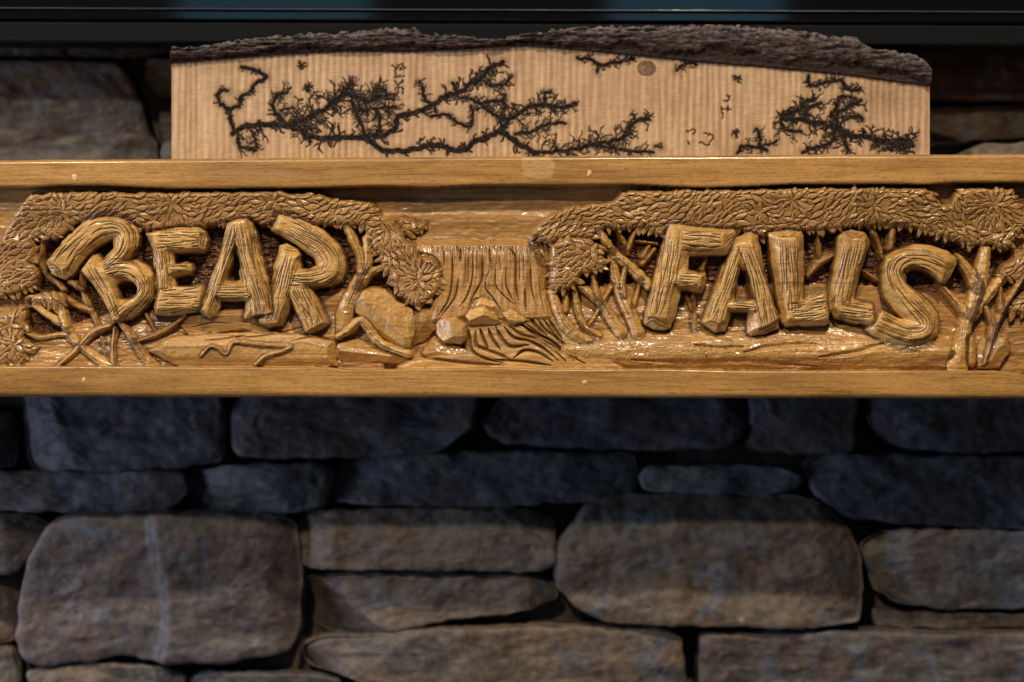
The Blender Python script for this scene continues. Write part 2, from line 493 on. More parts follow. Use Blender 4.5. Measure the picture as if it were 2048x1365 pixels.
# ---- boulders, ledge and mounds ------------------------------------------------------------
ledge = new_part('fallen_log', M_MID, 'long flat ledge at the foot of BEAR')
boulder(ledge, Z(0, [(790, 1075), (890, 1005), (1080, 985), (1400, 975), (1650, 990), (1790, 1030), (1795, 1155), (1500, 1160), (960, 1158), (880, 1120)]), -14, (.5, 1.1), seed=3, flat=13)
up = new_part('rock_shelf', M_MID, 'low rock shelf under the letter A of BEAR')
boulder(up, Z(0, [(955, 935), (1020, 875), (1200, 850), (1420, 845), (1500, 930), (1420, 975), (1300, 960), (1000, 985)]), -26, (.4, 1.0), seed=5, flat=11)
b = new_part('boulder', M_LETTER, 'big faceted boulder right of BEAR')
boulder(b, Z(400, [(818, 815), (850, 762), (905, 735), (985, 745), (1045, 805), (1125, 845), (1150, 905), (1142, 1000), (1108, 1062), (1040, 1045), (950, 980), (870, 900), (828, 868)]), -9, (.35, 1.2), seed=8, flat=22)
b = new_part('boulder', M_CARVE, 'flat rock below the big boulder')
boulder(b, Z(400, [(728, 1040), (790, 1005), (900, 1020), (1000, 1075), (1125, 1095), (1105, 1145), (960, 1130), (830, 1145), (765, 1155), (732, 1110)]), -20, (.3, .9), seed=12, flat=15)
b = new_part('boulder', M_CARVE, 'brown rock between big boulder and waterfall')
boulder(b, Z(780, [(130, 880), (170, 830), (240, 860), (240, 960), (180, 1020), (120, 1040), (110, 960)]), -32, (.4, 1.0), seed=13, flat=16)

# waterfall
fall = new_part('waterfall', M_MID, 'waterfall with gouged streams')
P = sc(Z(780, [(120, 505), (430, 515), (640, 508), (755, 520), (790, 620), (800, 760), (850, 890), (620, 900), (420, 880), (240, 900), (255, 820), (285, 700), (280, 610), (235, 560), (130, 530)]), 40)
sl = win(P, 12); X, Y = GX[sl], GY[sl]
sd = poly_sdf(X, Y, P)
h = -40 + 7 * sstep(488, 512, Y) + 3 * sstep(590, 640, Y) + fbm(X / 14, Y / 60, 71, 3) * 8
h = np.where(sd < 0, h + sd * 1.0, h)
w_ = (h > H[sl]) & (sd > -16)
H[sl] = np.where(w_, h, H[sl]); L[sl] = np.where(w_, fall, L[sl]); BURN[sl] = np.where(w_, 0, BURN[sl]); STAIN_DARK[sl] = np.where(w_, 0, STAIN_DARK[sl])
for wd, pts in [
    (3.2, [(288, 540), (290, 580), (290, 622)]), (4.2, [(332, 535), (333, 680), (312, 800), (256, 888)]), (3.6, [(366, 688), (345, 790), (272, 888)]),
    (3.8, [(442, 540), (440, 680), (412, 780), (372, 838)]), (4.0, [(491, 538), (490, 690), (442, 785), (420, 852)]), (5.0, [(375, 528), (376, 560), (376, 600)]),
    (1.8, [(402, 560), (403, 640), (402, 710)]), (1.8, [(416, 560), (418, 640), (416, 735)]), (4.2, [(528, 528), (533, 570), (540, 612)]),
    (3.0, [(566, 606), (564, 720), (612, 782), (664, 826)]), (3.6, [(512, 690), (512, 742), (552, 792), (590, 852)]), (3.4, [(619, 632), (620, 720), (640, 770), (658, 806)]),
    (4.2, [(640, 525), (670, 580), (670, 715), (686, 805)]), (2.0, [(690, 560), (692, 640), (690, 705)]), (2.0, [(712, 560), (714, 620), (716, 720)]),
    (3.6, [(750, 615), (752, 720), (776, 822)]), (4.0, [(720, 740), (722, 800), (727, 864)]), (2.4, [(790, 640), (802, 760), (826, 876)]),
    (2.0, [(585, 560), (588, 600), (592, 650)]), (2.2, [(535, 640), (520, 670), (505, 700)]), (1.6, [(735, 660), (737, 700), (738, 730)]),
    (2.6, [(480, 790), (450, 800), (430, 850)]), (2.0, [(345, 540), (346, 570), (347, 600)]), (2.0, [(463, 535), (463, 560), (465, 640)])]:
    cut(sc(Z(780, pts), 36), wd * .62, wd * 1.9, mask=[fall], stain_dark=.75)
for k in range(34):
    xx = 225 + k * 16 + random.uniform(-5, 5)
    cut(sc(Z(780, [(xx, 512 + random.uniform(0, 10)), (xx + random.uniform(-2, 8), 545 + random.uniform(-10, 40))]), 40), random.uniform(.9, 1.8), random.uniform(2, 4.5), mask=[fall], stain_dark=.6)

river = new_part('river', M_MID, 'rippling stream below the waterfall')
ground(river, Z(780, [(400, 925), (620, 890), (860, 880), (930, 950), (1010, 1030), (1150, 1110), (1240, 1165), (60, 1165), (110, 1130), (420, 1085)]),
       lambda X, Y: -34 + 10 * sstep(640, 720, Y), .7, 44)
b = new_part('boulder', M_CARVE, 'low slab at the left bank of the stream')
boulder(b, Z(780, [(165, 1080), (235, 998), (300, 1025), (420, 1075), (560, 1120), (600, 1140), (300, 1120), (190, 1102)]), -22, (.4, 1.0), seed=15, flat=13)
for (nm, tp, sd_, pl) in [
    ('peaked rock in the middle of the waterfall foot', -22, 21, [(456, 822), (490, 783), (545, 800), (588, 852), (560, 880), (470, 860)]),
    ('sharp rock standing in the stream', -12, 22, [(402, 885), (430, 850), (500, 838), (560, 878), (592, 922), (555, 932), (430, 938)]),
    ('small pointed rock right of the sharp rock', -11, 23, [(600, 872), (642, 848), (690, 880), (745, 908), (665, 932), (622, 905)]),
    ('block shaped rock on the left bank', -9, 24, [(245, 932), (270, 902), (350, 893), (402, 930), (412, 1000), (382, 1032), (290, 1032), (250, 985)])]:
    b = new_part('boulder', M_LETTER, nm)
    boulder(b, Z(780, pl), tp, (.5, 1.4), seed=sd_, flat=17)
for pts in [
    [(455, 970), (462, 1040), (520, 1068), (600, 1098), (640, 1118)], [(480, 955), (500, 1010), (525, 1060)], [(525, 955), (548, 1010), (590, 1065)],
    [(565, 945), (600, 1010), (650, 1050), (740, 1040)], [(610, 945), (660, 1000), (745, 1020), (820, 1060), (900, 1125)], [(640, 940), (700, 985), (790, 1010), (860, 1055), (940, 1130)],
    [(700, 925), (760, 970), (850, 1010), (915, 1060), (980, 1125)], [(745, 895), (790, 950), (840, 990)], [(790, 905), (830, 960), (900, 1010), (1000, 1110)],
    [(700, 935), (800, 1000), (900, 1065), (1040, 1140)], [(560, 1120), (700, 1128), (860, 1150)],
    [(820, 905), (870, 975), (910, 1030)], [(850, 910), (890, 970), (920, 1010)], [(660, 1110), (720, 1070), (800, 1085), (870, 1130)], [(420, 960), (425, 1010), (440, 1070), (500, 1110), (600, 1135)], [(180, 1108), (300, 1125), (440, 1140), (590, 1148)], [(730, 930), (800, 985), (880, 1035), (960, 1115)]]:
    cut(sc(Z(780, pts), 32), random.uniform(3.4, 4.8), random.uniform(9, 13), mask=[river], stain_dark=.38)

for pts in [[(600, 208), (750, 212), (900, 188), (1070, 145)], [(1000, 238), (1150, 212), (1280, 235), (1420, 245)], [(270, 190), (330, 205), (385, 200)],
            [(430, 235), (560, 225), (700, 200)], [(640, 110), (730, 120), (810, 150)], [(1290, 240), (1310, 330), (1340, 390)], [(330, 150), (480, 118), (600, 125)]]:
    cut(sc([(280 + x_ / 3.303, 610 + y_ / 3.303) for x_, y_ in pts], 22), 2.2, 4.5, mask=[ledge, up, lower_left], stain_dark=.6)
# mound to the right of the fall, stippled
mound = new_part('grassy_mound', M_MID, 'stippled grassy mound under FALLS')
mp_ = Z(1150, [(-40, 1052), (15, 1012), (70, 985), (250, 968), (520, 975), (900, 985), (1150, 965), (1400, 940), (1800, 960), (2020, 1085), (2020, 1150), (1400, 1145), (700, 1125), (420, 1150), (220, 1130), (60, 1098), (-20, 1078)])
sl, sd = ground(mound, mp_, lambda X, Y: -44 + 24 * sstep(650, 705, Y) - 9 * sstep(708, 740, Y), 1.5, 52, edge=.9)
for k in range(90):
    x = random.uniform(1150, 1480) ; y = random.uniform(672, 722)
    if random.random() < .3: x = random.uniform(1400, 1900)
    th = random.uniform(.2, 1.0); r = random.uniform(2.0, 3.6)
    aa = np.linspace(th, th + 3.4, 6)
    cut(sc([(x + r * math.cos(a), y + r * .8 * math.sin(a)) for a in aa], 22), 1.2, 2.2, mask=[mound], stain_dark=.45, curve=False)
for k in range(650):
    x = random.uniform(1140, 1900); y = random.uniform(664, 728)
    cut(sc([(x, y), (x + random.uniform(-.6, .6), y + random.uniform(1.5, 4))], 22), .95, 1.0, mask=[mound], stain_dark=.22, curve=False, taper=False)
for pts in [[(300, 1120), (600, 1135), (900, 1128), (1300, 1155)], [(900, 1080), (1050, 1050), (1200, 1040), (1290, 1035)], [(1300, 1105), (1500, 1080), (1650, 1030)], [(640, 1040), (760, 1060), (900, 1050)]]:
    cut(sc(Z(1150, pts), 22), 7, 7, mask=[mound], stain_dark=.0)
endb = new_part('tree_stump', M_MID, 'squared stump block at the right end of the carving')
boulder(endb, Z(1536, [(1150, 1005), (1285, 1000), (1300, 1060), (1240, 1162), (1120, 1168), (1120, 1060)]), -26, (.3, .8), seed=31, flat=14)
mid = new_part('grass_bank', M_CARVE, 'sloping bank left of the tree trunks')
ground(mid, Z(0, [(-80, 1120), (120, 1050), (300, 1010), (420, 1000), (400, 1085), (300, 1158), (-80, 1162)]), lambda X, Y: -36 + 6 * sstep(690, 735, Y), 1.6, 57)

# ---- trees ------------------------------------------------------------------------------------
def tree(label, branches, top=-34, x0=0, mat=M_CARVE):
    p = new_part('tree', mat, label)
    for br in branches:
        br = list(br)
        t = top + 8
        if isinstance(br[0], (int, float)): t = br[0] + (8 if br[0] < -28 else 2); br = br[1:]
        branch(p, Z(x0, br), t)
tree('slender forked tree at the far left', [
    [-42, (100, 480, 13), (200, 590, 15), (250, 670, 15), (300, 705, 16), (335, 745, 15)],
    [-44, (232, 440, 14), (212, 545, 13), (200, 590, 12)],
    [-36, (370, 705, 12), (440, 745, 15)]])
tree('twin trunk crossing behind the letter B', [
    [-46, (432, 650, 15), (450, 790, 20), (500, 890, 17), (540, 1000, 17), (562, 1125, 17)],
    [-44, (330, 778, 12), (400, 828, 14), (480, 855, 16)],
    [-50, (770, 870, 12), (825, 965, 12)]])
tree('leaning tree with crooked side branch', [
    [-26, (180, 830, 15), (260, 888, 17), (335, 935, 20), (370, 995, 22), (450, 1065, 23), (530, 1122, 24), (600, 1160, 30)],
    [-34, (125, 972, 8), (200, 1002, 12), (280, 992, 12), (355, 985, 14)],
    [-32, (322, 850, 18), (345, 940, 20)]], mat=M_LETTER)
tree('three thin crossing trunks under the letter B', [
    [-32, (595, 935, 14), (500, 972, 18), (440, 1030, 18), (380, 1092, 15), (300, 1158, 10)],
    [-36, (612, 950, 16), (602, 1050, 16), (600, 1160, 18)],
    [-30, (640, 925, 18), (700, 1002, 22), (750, 1080, 24), (820, 1165, 34)],
    [-34, (715, 1025, 10), (820, 990, 11), (900, 950, 11), (990, 885, 10)]])
tree('tree with a gouged trunk right of the letter R', [
    [-24, (745, 1000, 20), (765, 890, 42), (795, 800, 40), (850, 690, 32), (890, 600, 26), (885, 475, 20)],
    [-32, (785, 410, 20), (818, 490, 22), (850, 570, 20), (855, 650, 22)],
    [-28, (968, 628, 15), (905, 655, 20), (845, 730, 24)],
    [-14, (735, 995, 16), (800, 955, 22), (850, 912, 20), (890, 945, 24), (940, 1010, 22), (1010, 1055, 20), (1110, 1088, 22)]], x0=400, mat=M_LETTER)
p = new_part('fallen_branch', M_MID, 'crooked fallen branch lying on the ledge')
branch(p, Z(400, [(5, 1098, 6), (50, 1052, 8), (95, 1060, 8), (140, 1090, 8), (180, 1028, 10), (300, 1036, 12), (430, 1044, 13), (480, 1052, 13), (430, 1078, 12), (350, 1100, 12), (295, 1146, 8)]), -5, round_=6, grooves=1)
tree('curved trunk on the bank beside the waterfall', [
    [-22, (868, 760, 22), (895, 850, 26), (940, 940, 30), (1010, 1000, 28), (1070, 1020, 18)],
    [-36, (985, 745, 16), (1002, 860, 18), (1040, 940, 17), (1120, 992, 14)],
    [-36, (938, 750, 18), (938, 860, 14)]], x0=780, mat=M_LETTER)
tree('thick forked tree left of the letter F', [
    [-28, (1182, 555, 18), (1205, 680, 27), (1245, 790, 34), (1290, 890, 36), (1322, 968, 38)],
    [-24, (1120, 430, 18), (1185, 540, 22), (1270, 615, 26), (1330, 670, 26), (1385, 728, 24)],
    [-36, (1055, 498, 11), (1120, 520, 13), (1185, 545, 14)],
    [-34, (1255, 630, 12), (1240, 720, 14), (1250, 780, 14)]], x0=780, mat=M_LETTER)
tree('leaning sapling with a forked top by the bank', [
    [-26, (1000, 718, 16), (1060, 760, 20), (1125, 815, 24), (1180, 900, 28), (1235, 975, 32)],
    [-36, (1080, 655, 13), (1108, 790, 16)],
    [-46, (1185, 725, 13), (1130, 825, 14), (1068, 930, 14)],
    [-48, (1340, 690, 12), (1300, 830, 14)]], x0=780, mat=M_LETTER)
tree('small forked twigs under the leaves left of F', [
    [-44, (215, 415, 11), (275, 510, 12), (285, 550, 13)],
    [-42, (325, 425, 14), (285, 530, 14)],
    [-52, (325, 485, 9), (440, 500, 9)],
    [-50, (425, 530, 12), (362, 605, 17)],
    [-50, (392, 520, 12), (362, 570, 14)]], x0=1150)
tree('faint sapling under the letter F', [
    [-48, (625, 760, 18), (632, 850, 18), (640, 950, 24)],
    [-50, (590, 760, 12), (620, 850, 14)],
    [-56, (700, 580, 14), (680, 640, 16)]], x0=1150)
tree('small bent tree between the two L letters', [
    [-46, (265, 430, 14), (275, 520, 15), (280, 585, 16)],
    [-42, (355, 560, 16), (275, 605, 20), (215, 670, 14)]], x0=1536)
tree('short branches above the letter S', [
    [-44, (548, 415, 16), (590, 490, 14), (612, 580, 12)],
    [-40, (672, 410, 20), (655, 525, 18)],
    [-50, (500, 640, 10), (595, 700, 12)]], x0=1536)
tree('stout bare tree right of the letter S', [
    [-20, (1015, 1145, 60), (1048, 1020, 38), (1062, 930, 34), (1100, 850, 36), (1128, 750, 38), (1152, 640, 34), (1168, 540, 26)],
    [-28, (1025, 580, 22), (1085, 660, 28), (1120, 740, 30)],
    [-26, (1270, 670, 24), (1195, 755, 28), (1135, 835, 30), (1095, 890, 28)],
    [-34, (920, 715, 14), (990, 790, 19), (1060, 875, 24)],
    [-30, (1085, 1010, 24), (1090, 1130, 26)]], x0=1536, mat=M_LETTER)
tree('thin leaning tree at the right end of the carving', [
    [-24, (1400, 640, 12), (1360, 690, 14), (1290, 800, 17), (1235, 895, 18), (1195, 1020, 20), (1158, 1140, 12)],
    [-36, (1244, 740, 11), (1242, 860, 13)],
    [-34, (1165, 845, 16), (1200, 930, 17), (1190, 1000, 18)]], x0=1536)

# ---- leaf canopies ------------------------------------------------------------------------------
LEAVES = []
def canopy(label, poly, top, flow, rosettes=(), edge=16, seed=0, l0=13.4, w0=5.3, dens=1.0, drop=8, mat=M_LEAF, tilt=0):
    part = new_part('leaf_canopy', mat, label)
    P = sc(poly, -top); sl = win(P, 26); X, Y = GX[sl], GY[sl]
    sdr = poly_sdf(X, Y, P)
    sd = sdr + fbm(X / 16, Y / 16, seed, 2) * 7
    base = top - drop * (1 - np.clip(sd / edge, 0, 1)) ** 2 + fbm(X / 45, Y / 22, seed + 2, 3) * 6 + tilt * np.clip(425 - Y, -30, 45)
    h = np.where(sd < 0, base + sd * 7, base)
    w_ = (h > H[sl]) & (sd > -18)
    H[sl] = np.where(w_, h, H[sl]); L[sl] = np.where(w_, part, L[sl])
    BURN[sl] = np.where(w_ & (sd > -3), 0, BURN[sl]); STAIN_DARK[sl] = np.where(w_, 0, STAIN_DARK[sl])
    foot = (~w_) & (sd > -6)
    STAIN_DARK[sl] = np.where(foot, np.maximum(STAIN_DARK[sl], .75 * np.clip((sd + 6) / 3, 0, 1)), STAIN_DARK[sl])  # darker band around the foot of the canopy
    # leaves
    rr = random.Random(seed + 5)
    x0, y0, x1, y1 = P[:, 0].min(), P[:, 1].min(), P[:, 0].max(), P[:, 1].max()
    R = [(CX + (a - CX) * d2k(-top), CY + (b_ - CY) * d2k(-top), r) for a, b_, r in rosettes]
    acc = []
    def inside(x, y):
        i = int((y - Y0) / STEP) - sl[0].start; j = int((x - X0) / STEP) - sl[1].start
        if i < 0 or j < 0 or i >= X.shape[0] or j >= X.shape[1]: return -99
        return sdr[i, j]
    area = float((sdr > 0).sum()) * STEP * STEP
    cand = []
    for (cx, cy, r) in R:                               # whorls first
        n = rr.randint(9, 12); ph = rr.uniform(0, 1)
        for ring, rad in enumerate((13, 30)):
            m = n + ring * 6
            for k in range(m):
                a = ph + 2 * math.pi * (k + .5 * ring + rr.uniform(-.25, .25)) / m; rad = (13, 30)[ring] * rr.uniform(.85, 1.2)
                if rad > r: continue
                cand.append((cx + rad * math.cos(a), cy + rad * math.sin(a) * .9, a + rr.uniform(-.1, .1), 1))
    pa = sum(P[i][0] * P[(i + 1) % len(P)][1] - P[(i + 1) % len(P)][0] * P[i][1] for i in range(len(P)))
    for i in range(len(P)):                             # tips that hang over the lower rim
        a_, b_ = P[i], P[(i + 1) % len(P)]; e_ = b_ - a_; ln_ = math.hypot(*e_)
        if ln_ < 4: continue
        nx, ny = (e_[1] / ln_, -e_[0] / ln_) if pa > 0 else (-e_[1] / ln_, e_[0] / ln_)
        if ny < .15: continue
        for k in range(int(ln_ / 8.5)):
            t_ = (k + rr.uniform(.2, .8)) / max(1, int(ln_ / 8.5)); x_, y_ = a_ + e_ * t_
            cand.append((x_ - nx * rr.uniform(-1, 4), y_ - ny * rr.uniform(-1, 4), math.atan2(ny, nx) + rr.uniform(-.75, .75), 2))
    ntry = int(area / 12 * dens)
    for _ in range(ntry):
        x = rr.uniform(x0, x1); y = rr.uniform(y0, y1)
        a = flow(x, y) + rr.uniform(-.42, .42)
        for (cx, cy, r) in R:
            dd = math.hypot(x - cx, y - cy)
            if dd < r * 1.3: a = math.atan2(y - cy, x - cx) + rr.uniform(-.2, .2)
        cand.append((x, y, a, 0))
    cell = {}
    for (x, y, a, f) in cand:
        if f < 2 and inside(x, y) < 2.5: continue
        q_ = rr.uniform(.72, 1.22); ll = l0 * q_ * rr.uniform(.92, 1.1); lw = w0 * q_ * rr.uniform(.88, 1.15)
        ok = True; gi, gj = int(x // 30), int(y // 30)
        ca, sa = math.cos(a), math.sin(a)
        for di in (-1, 0, 1):
            for dj in (-1, 0, 1):
                for (qx, qy, qa, ql, qw) in cell.get((gi + di, gj + dj), ()):
                    dx, dy = qx - x, qy - y
                    u = (dx * ca + dy * sa) / (1.56 * ll); v = (-dx * sa + dy * ca) / (1.66 * lw)
                    if u * u + v * v < 1: ok = False; break
                if not ok: break
            if not ok: break
        if not ok: continue
        cell.setdefault((gi, gj), []).append((x, y, a, ll, lw)); acc.append((x, y, a, ll, lw))
    rr.shuffle(acc)
    for (x, y, a, ll, lw) in acc:
        s2 = win([(x - ll, y - ll), (x + ll, y + ll)], 4); U, V = GX[s2] - x, GY[s2] - y
        if U.size == 0: continue
        ca, sa = math.cos(a), math.sin(a)
        A = (U * ca + V * sa) / ll; B = (-U * sa + V * ca) / lw + .18 * A * A * (1 if int(x) % 2 else -1)
        prof = np.clip(1 - np.abs(A) ** 2.1, 1e-3, 1) * (1 + .12 * A)
        v = 1 - np.abs(B) / prof
        v = np.where(np.abs(A) > 1, -9, v)
        cx = min(max(int((y - Y0) / STEP) - sl[0].start, 0), X.shape[0] - 1); cy = min(max(int((x - X0) / STEP) - sl[1].start, 0), X.shape[1] - 1)
        # the canopy's own surface under the leaf, continued past the rim for tips that hang over it
        bx0 = s2[0].start - sl[0].start; by0 = s2[1].start - sl[1].start
        ii = np.clip(np.arange(bx0, bx0 + U.shape[0]), 0, X.shape[0] - 1); jj = np.clip(np.arange(by0, by0 + U.shape[1]), 0, X.shape[1] - 1)
        bs = base[np.ix_(ii, jj)]
        lf = bs + 1.9 * np.sqrt(np.clip(v, 0, 1)) * (1 - .25 * np.abs(A)) + .9 * A + 1.1 * B
        rib = np.clip(1 - np.abs(B) * lw / 1.1, 0, 1) * (np.abs(A) < .75)
        lf = lf - rib * .55
        ins = v > 0
        okp = ins & ((lf > H[s2] - 6))
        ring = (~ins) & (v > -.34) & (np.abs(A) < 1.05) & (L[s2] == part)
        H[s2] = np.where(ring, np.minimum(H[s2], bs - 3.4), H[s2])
        STAIN_DARK[s2] = np.where(ring, np.maximum(STAIN_DARK[s2], .60), STAIN_DARK[s2])
        lid = 1000 + len(LEAVES)
        LEAVES.append((ll * lw * int(okp.sum() > 25), part, mat))
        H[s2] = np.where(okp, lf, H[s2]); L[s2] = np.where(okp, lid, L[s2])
        BURN[s2] = np.where(okp, 0, BURN[s2]); STAIN_DARK[s2] = np.where(okp, .03 + .25 * np.clip(.35 - v, 0, 1), STAIN_DARK[s2])
    return part

def fl(x, y): return -.25 + .5 * math.sin(x / 60.0)
# dark leafy lump behind the right canopy's tip, deeper than the rest
canopy('shadowed leaf spray behind the canopy tip', Z(780, [(745, 462), (800, 455), (860, 500), (862, 600), (850, 640), (800, 610), (765, 560), (745, 510)]), -44, lambda x, y: 1.2, (), seed=210, l0=14, w0=5.5)
canopy('curled leaf sprig in the sky beside the left canopy', Z(400, [(1040, 375), (1090, 360), (1140, 370), (1165, 395), (1210, 385), (1190, 420), (1150, 450), (1110, 470), (1080, 450), (1060, 410)]), -38, lambda x, y: .5, (), seed=220, l0=12, w0=6)
canopy('ragged leaves between canopy and waterfall', Z(780, [(90, 480), (130, 505), (150, 560), (190, 575), (120, 600), (80, 540)]), -36, lambda x, y: .8, (), seed=221, l0=11, w0=5)
canopy('broad leaf canopy over BEAR', Z(0, [
    (165, 238), (420, 228), (900, 228), (1365, 222), (1480, 222), (1700, 240), (1770, 262), (1990, 292), (2022, 335), (2020, 350), (2100, 385), (2145, 445), (2160, 490), (2195, 505), (2245, 570), (2305, 572), (2340, 605), (2357, 690), (2350, 735), (2305, 785), (2245, 838), (2190, 828), (2150, 790), (2095, 735), (2075, 680), (2035, 620), (1995, 540), (1965, 460), (1925, 408), (1820, 400), (1700, 400), (1580, 395), (1450, 402), (1390, 405), (1350, 378), (1200, 385), (1150, 400), (1090, 408), (1040, 418), (900, 410), (790, 430), (730, 410), (600, 400), (420, 385), (340, 440), (280, 480), (215, 452), (175, 480), (190, 560), (160, 600), (200, 650), (190, 720), (130, 750), (0, 790), (-90, 800), (-90, 480), (0, 480), (40, 400), (100, 320)]),
    -17, lambda x, y: (-.15 + .35 * math.sin(x / 40.0)) if x > 120 and x < 760 else (1.15 if x >= 760 else 2.6 + .3 * math.sin(y / 20)),
    rosettes=[(128, 425, 30), (345, 408, 34), (548, 405, 26), (838, 560, 34)], seed=101, edge=9, tilt=.26)
canopy('leaf tuft hanging from the left canopy', Z(0, [(150, 778), (240, 760), (330, 765), (345, 830), (290, 862), (230, 830), (170, 820)]), -26, lambda x, y: .9, seed=120, l0=13, w0=5)
canopy('drooping leaves at the lower left edge', Z(0, [(-90, 880), (0, 885), (80, 850), (120, 870), (135, 930), (120, 1000), (160, 1040), (200, 1055), (185, 1085), (140, 1095), (120, 1140), (50, 1145), (-90, 1150)]), -20,
       lambda x, y: 2.2, rosettes=[(28, 690, 36), (20, 650, 22)], seed=130, l0=14, w0=5.4)
canopy('long leaf canopy over FALLS', Z(780, [
    (750, 452), (790, 400), (860, 345), (960, 303), (1100, 292), (1195, 272), (1240, 222), (1500, 218), (1900, 212), (2300, 208), (2850, 206), (2900, 225), (2925, 262), (2950, 295), (2985, 290), (3020, 225), (3090, 208), (3325, 208), (3355, 270), (3420, 360), (3400, 430), (3345, 470), (3300, 530), (3220, 512), (3160, 505), (3100, 515), (3010, 480), (2900, 445), (2820, 420), (2700, 402), (2580, 400), (2460, 410), (2300, 432), (2200, 435), (2040, 440), (2010, 470), (1975, 470), (1870, 425), (1600, 420), (1480, 440), (1440, 455), (1380, 430), (1320, 412), (1260, 425), (1180, 420), (1110, 432), (1080, 470), (980, 470), (900, 482), (862, 505), (830, 500), (800, 470)]),
    -17, lambda x, y: (-.3 + .5 * math.sin(x / 47.0)) if x < 1880 else .2 + .6 * math.sin(x / 30),
    rosettes=[(1585, 402, 28), (1745, 412, 28), (1990, 410, 44), (1520, 425, 20)], seed=150, edge=9, tilt=.26)
canopy('fan shaped leaf spray right of the waterfall', Z(780, [(868, 520), (905, 480), (960, 468), (1060, 478), (1110, 520), (1150, 590), (1140, 635), (1060, 655), (1015, 665), (1005, 715), (960, 748), (885, 752), (852, 700), (862, 600)]), -12,
       lambda x, y: 2.4, rosettes=[(1185, 500, 40)], seed=170, edge=14, l0=13.5, w0=5.6)
canopy('small leaf cluster at the right end above', Z(1536, [(1240, 660), (1260, 610), (1330, 570), (1450, 520), (1450, 660), (1330, 700), (1250, 700)]), -26, lambda x, y: -.5, seed=180, l0=15, w0=5)
canopy('small leaf cluster at the right end below', Z(1536, [(1260, 845), (1310, 800), (1370, 760), (1450, 740), (1450, 890), (1300, 880)]), -34, lambda x, y: -.4, seed=181, l0=15, w0=5)

# ---- letters ------------------------------------------------------------------------------------
def letter(ch, word, x0, y0, outer, face, strokes, holes=(), fholes=(), top=-7, tilt=(0, 0)):
    """outer: footprint of the carved letter; face: its flat front, the flanks slope between the two"""
    part = new_part('letter', M_LETTER, 'letter %s of %s, carved like logs' % (ch, word))
    f = 250 / 1365.0
    z = lambda P, d: sc(Z(x0, P, f, y0), d)
    O = z(outer, 22); Fp = z(face, 7)
    sl = win(O, 16); X, Y = GX[sl], GY[sl]
    wx = (vn(X / 13, Y / 13, part + 11) - .5) * 3.0; wy = (vn(X / 13, Y / 13, part + 12) - .5) * 3.0
    Xw, Yw = X + wx, Y + wy
    so = poly_sdf(Xw, Yw, O); sf = poly_sdf(Xw, Yw, Fp)
    for h_ in holes: so = np.minimum(so, -poly_sdf(Xw, Yw, z(h_, 22)))
    for h_ in fholes: sf = np.minimum(sf, -poly_sdf(Xw, Yw, z(h_, 7)))
    so_in = np.clip(so, 0, None); sf_out = np.clip(-sf, 0, None)
    t = so_in / (so_in + sf_out + 1e-6)
    cx, cy = O[:, 0].mean(), O[:, 1].mean()
    facep = top + 1.2 * np.clip(sf, 0, 7) / 7 + fbm(X / 18, Y / 18, part + 40, 2) * 2.2 + tilt[0] * (X - cx) + tilt[1] * (Y - cy)
    h = facep - 21 * (1 - t)
    h = np.where(so < 0, facep - 21 + so * 9, h)
    ok = h > H[sl]
    foot = (~ok) & (so > -9)
    H[sl] = np.where(ok, h, H[sl]); L[sl] = np.where(ok, part, L[sl])
    BURN[sl] = np.where(ok & (so > -2), 0, BURN[sl]); STAIN_DARK[sl] = np.where(ok, np.where(so < .8, .55, 0), STAIN_DARK[sl])  # the letter's outer wall is darker as well
    STAIN_DARK[sl] = np.where(foot, np.maximum(STAIN_DARK[sl], .88 * np.clip((so + 9) / 5, 0, 1)), STAIN_DARK[sl])  # darker band around the foot of the letter
    rr = random.Random(part * 31 + ord(ch))
    for (pts, wid, n, ln_) in strokes:
        C = spline(z(pts, 10), 8); seg = np.diff(C, axis=0); ln = np.hypot(seg[:, 0], seg[:, 1]); cum = np.concatenate([[0], np.cumsum(ln)]); L0 = cum[-1]
        T = np.gradient(C, axis=0); T /= np.hypot(T[:, 0], T[:, 1])[:, None] + 1e-9
        wid = wid * f
        for k in range(n):
            u0 = -1 + 2 * (k + rr.uniform(.15, .85)) / n
            s_ = rr.uniform(-.05, .18) * L0
            while s_ < L0 - 6:
                e_ = min(L0 - 1.5, s_ + rr.uniform(*ln_) * L0)
                a0 = max(s_, 1.5)
                if e_ - a0 > 7:
                    sv = np.linspace(a0, e_, 12); du = rr.uniform(-.24, .24); ph = rr.uniform(0, 6)
                    uu = u0 + du * np.linspace(-.5, .5, 12) + .03 * np.sin(sv / 11 + ph)
                    px_ = np.interp(sv, cum, C[:, 0]); py_ = np.interp(sv, cum, C[:, 1])
                    tx_ = np.interp(sv, cum, T[:, 0]); ty_ = np.interp(sv, cum, T[:, 1])
                    wmul = np.minimum(1, .55 + sv / L0 * 2) if False else 1
                    cut(np.column_stack([px_ - ty_ * uu * wid * wmul, py_ + tx_ * uu * wid * wmul]), rr.uniform(1.15, 1.7), rr.uniform(2.4, 4.6), mask=[part], stain_dark=rr.uniform(.85, 1.0), curve=False)
                s_ = e_ + rr.uniform(.02, .25) * L0
    return part
def rings(part, x0, y0, arcs):
    f = 250 / 1365.0
    for a_ in arcs: cut(sc(Z(x0, a_, f, y0), 18), 1.5, 3.0, mask=[part], stain_dark=.75)

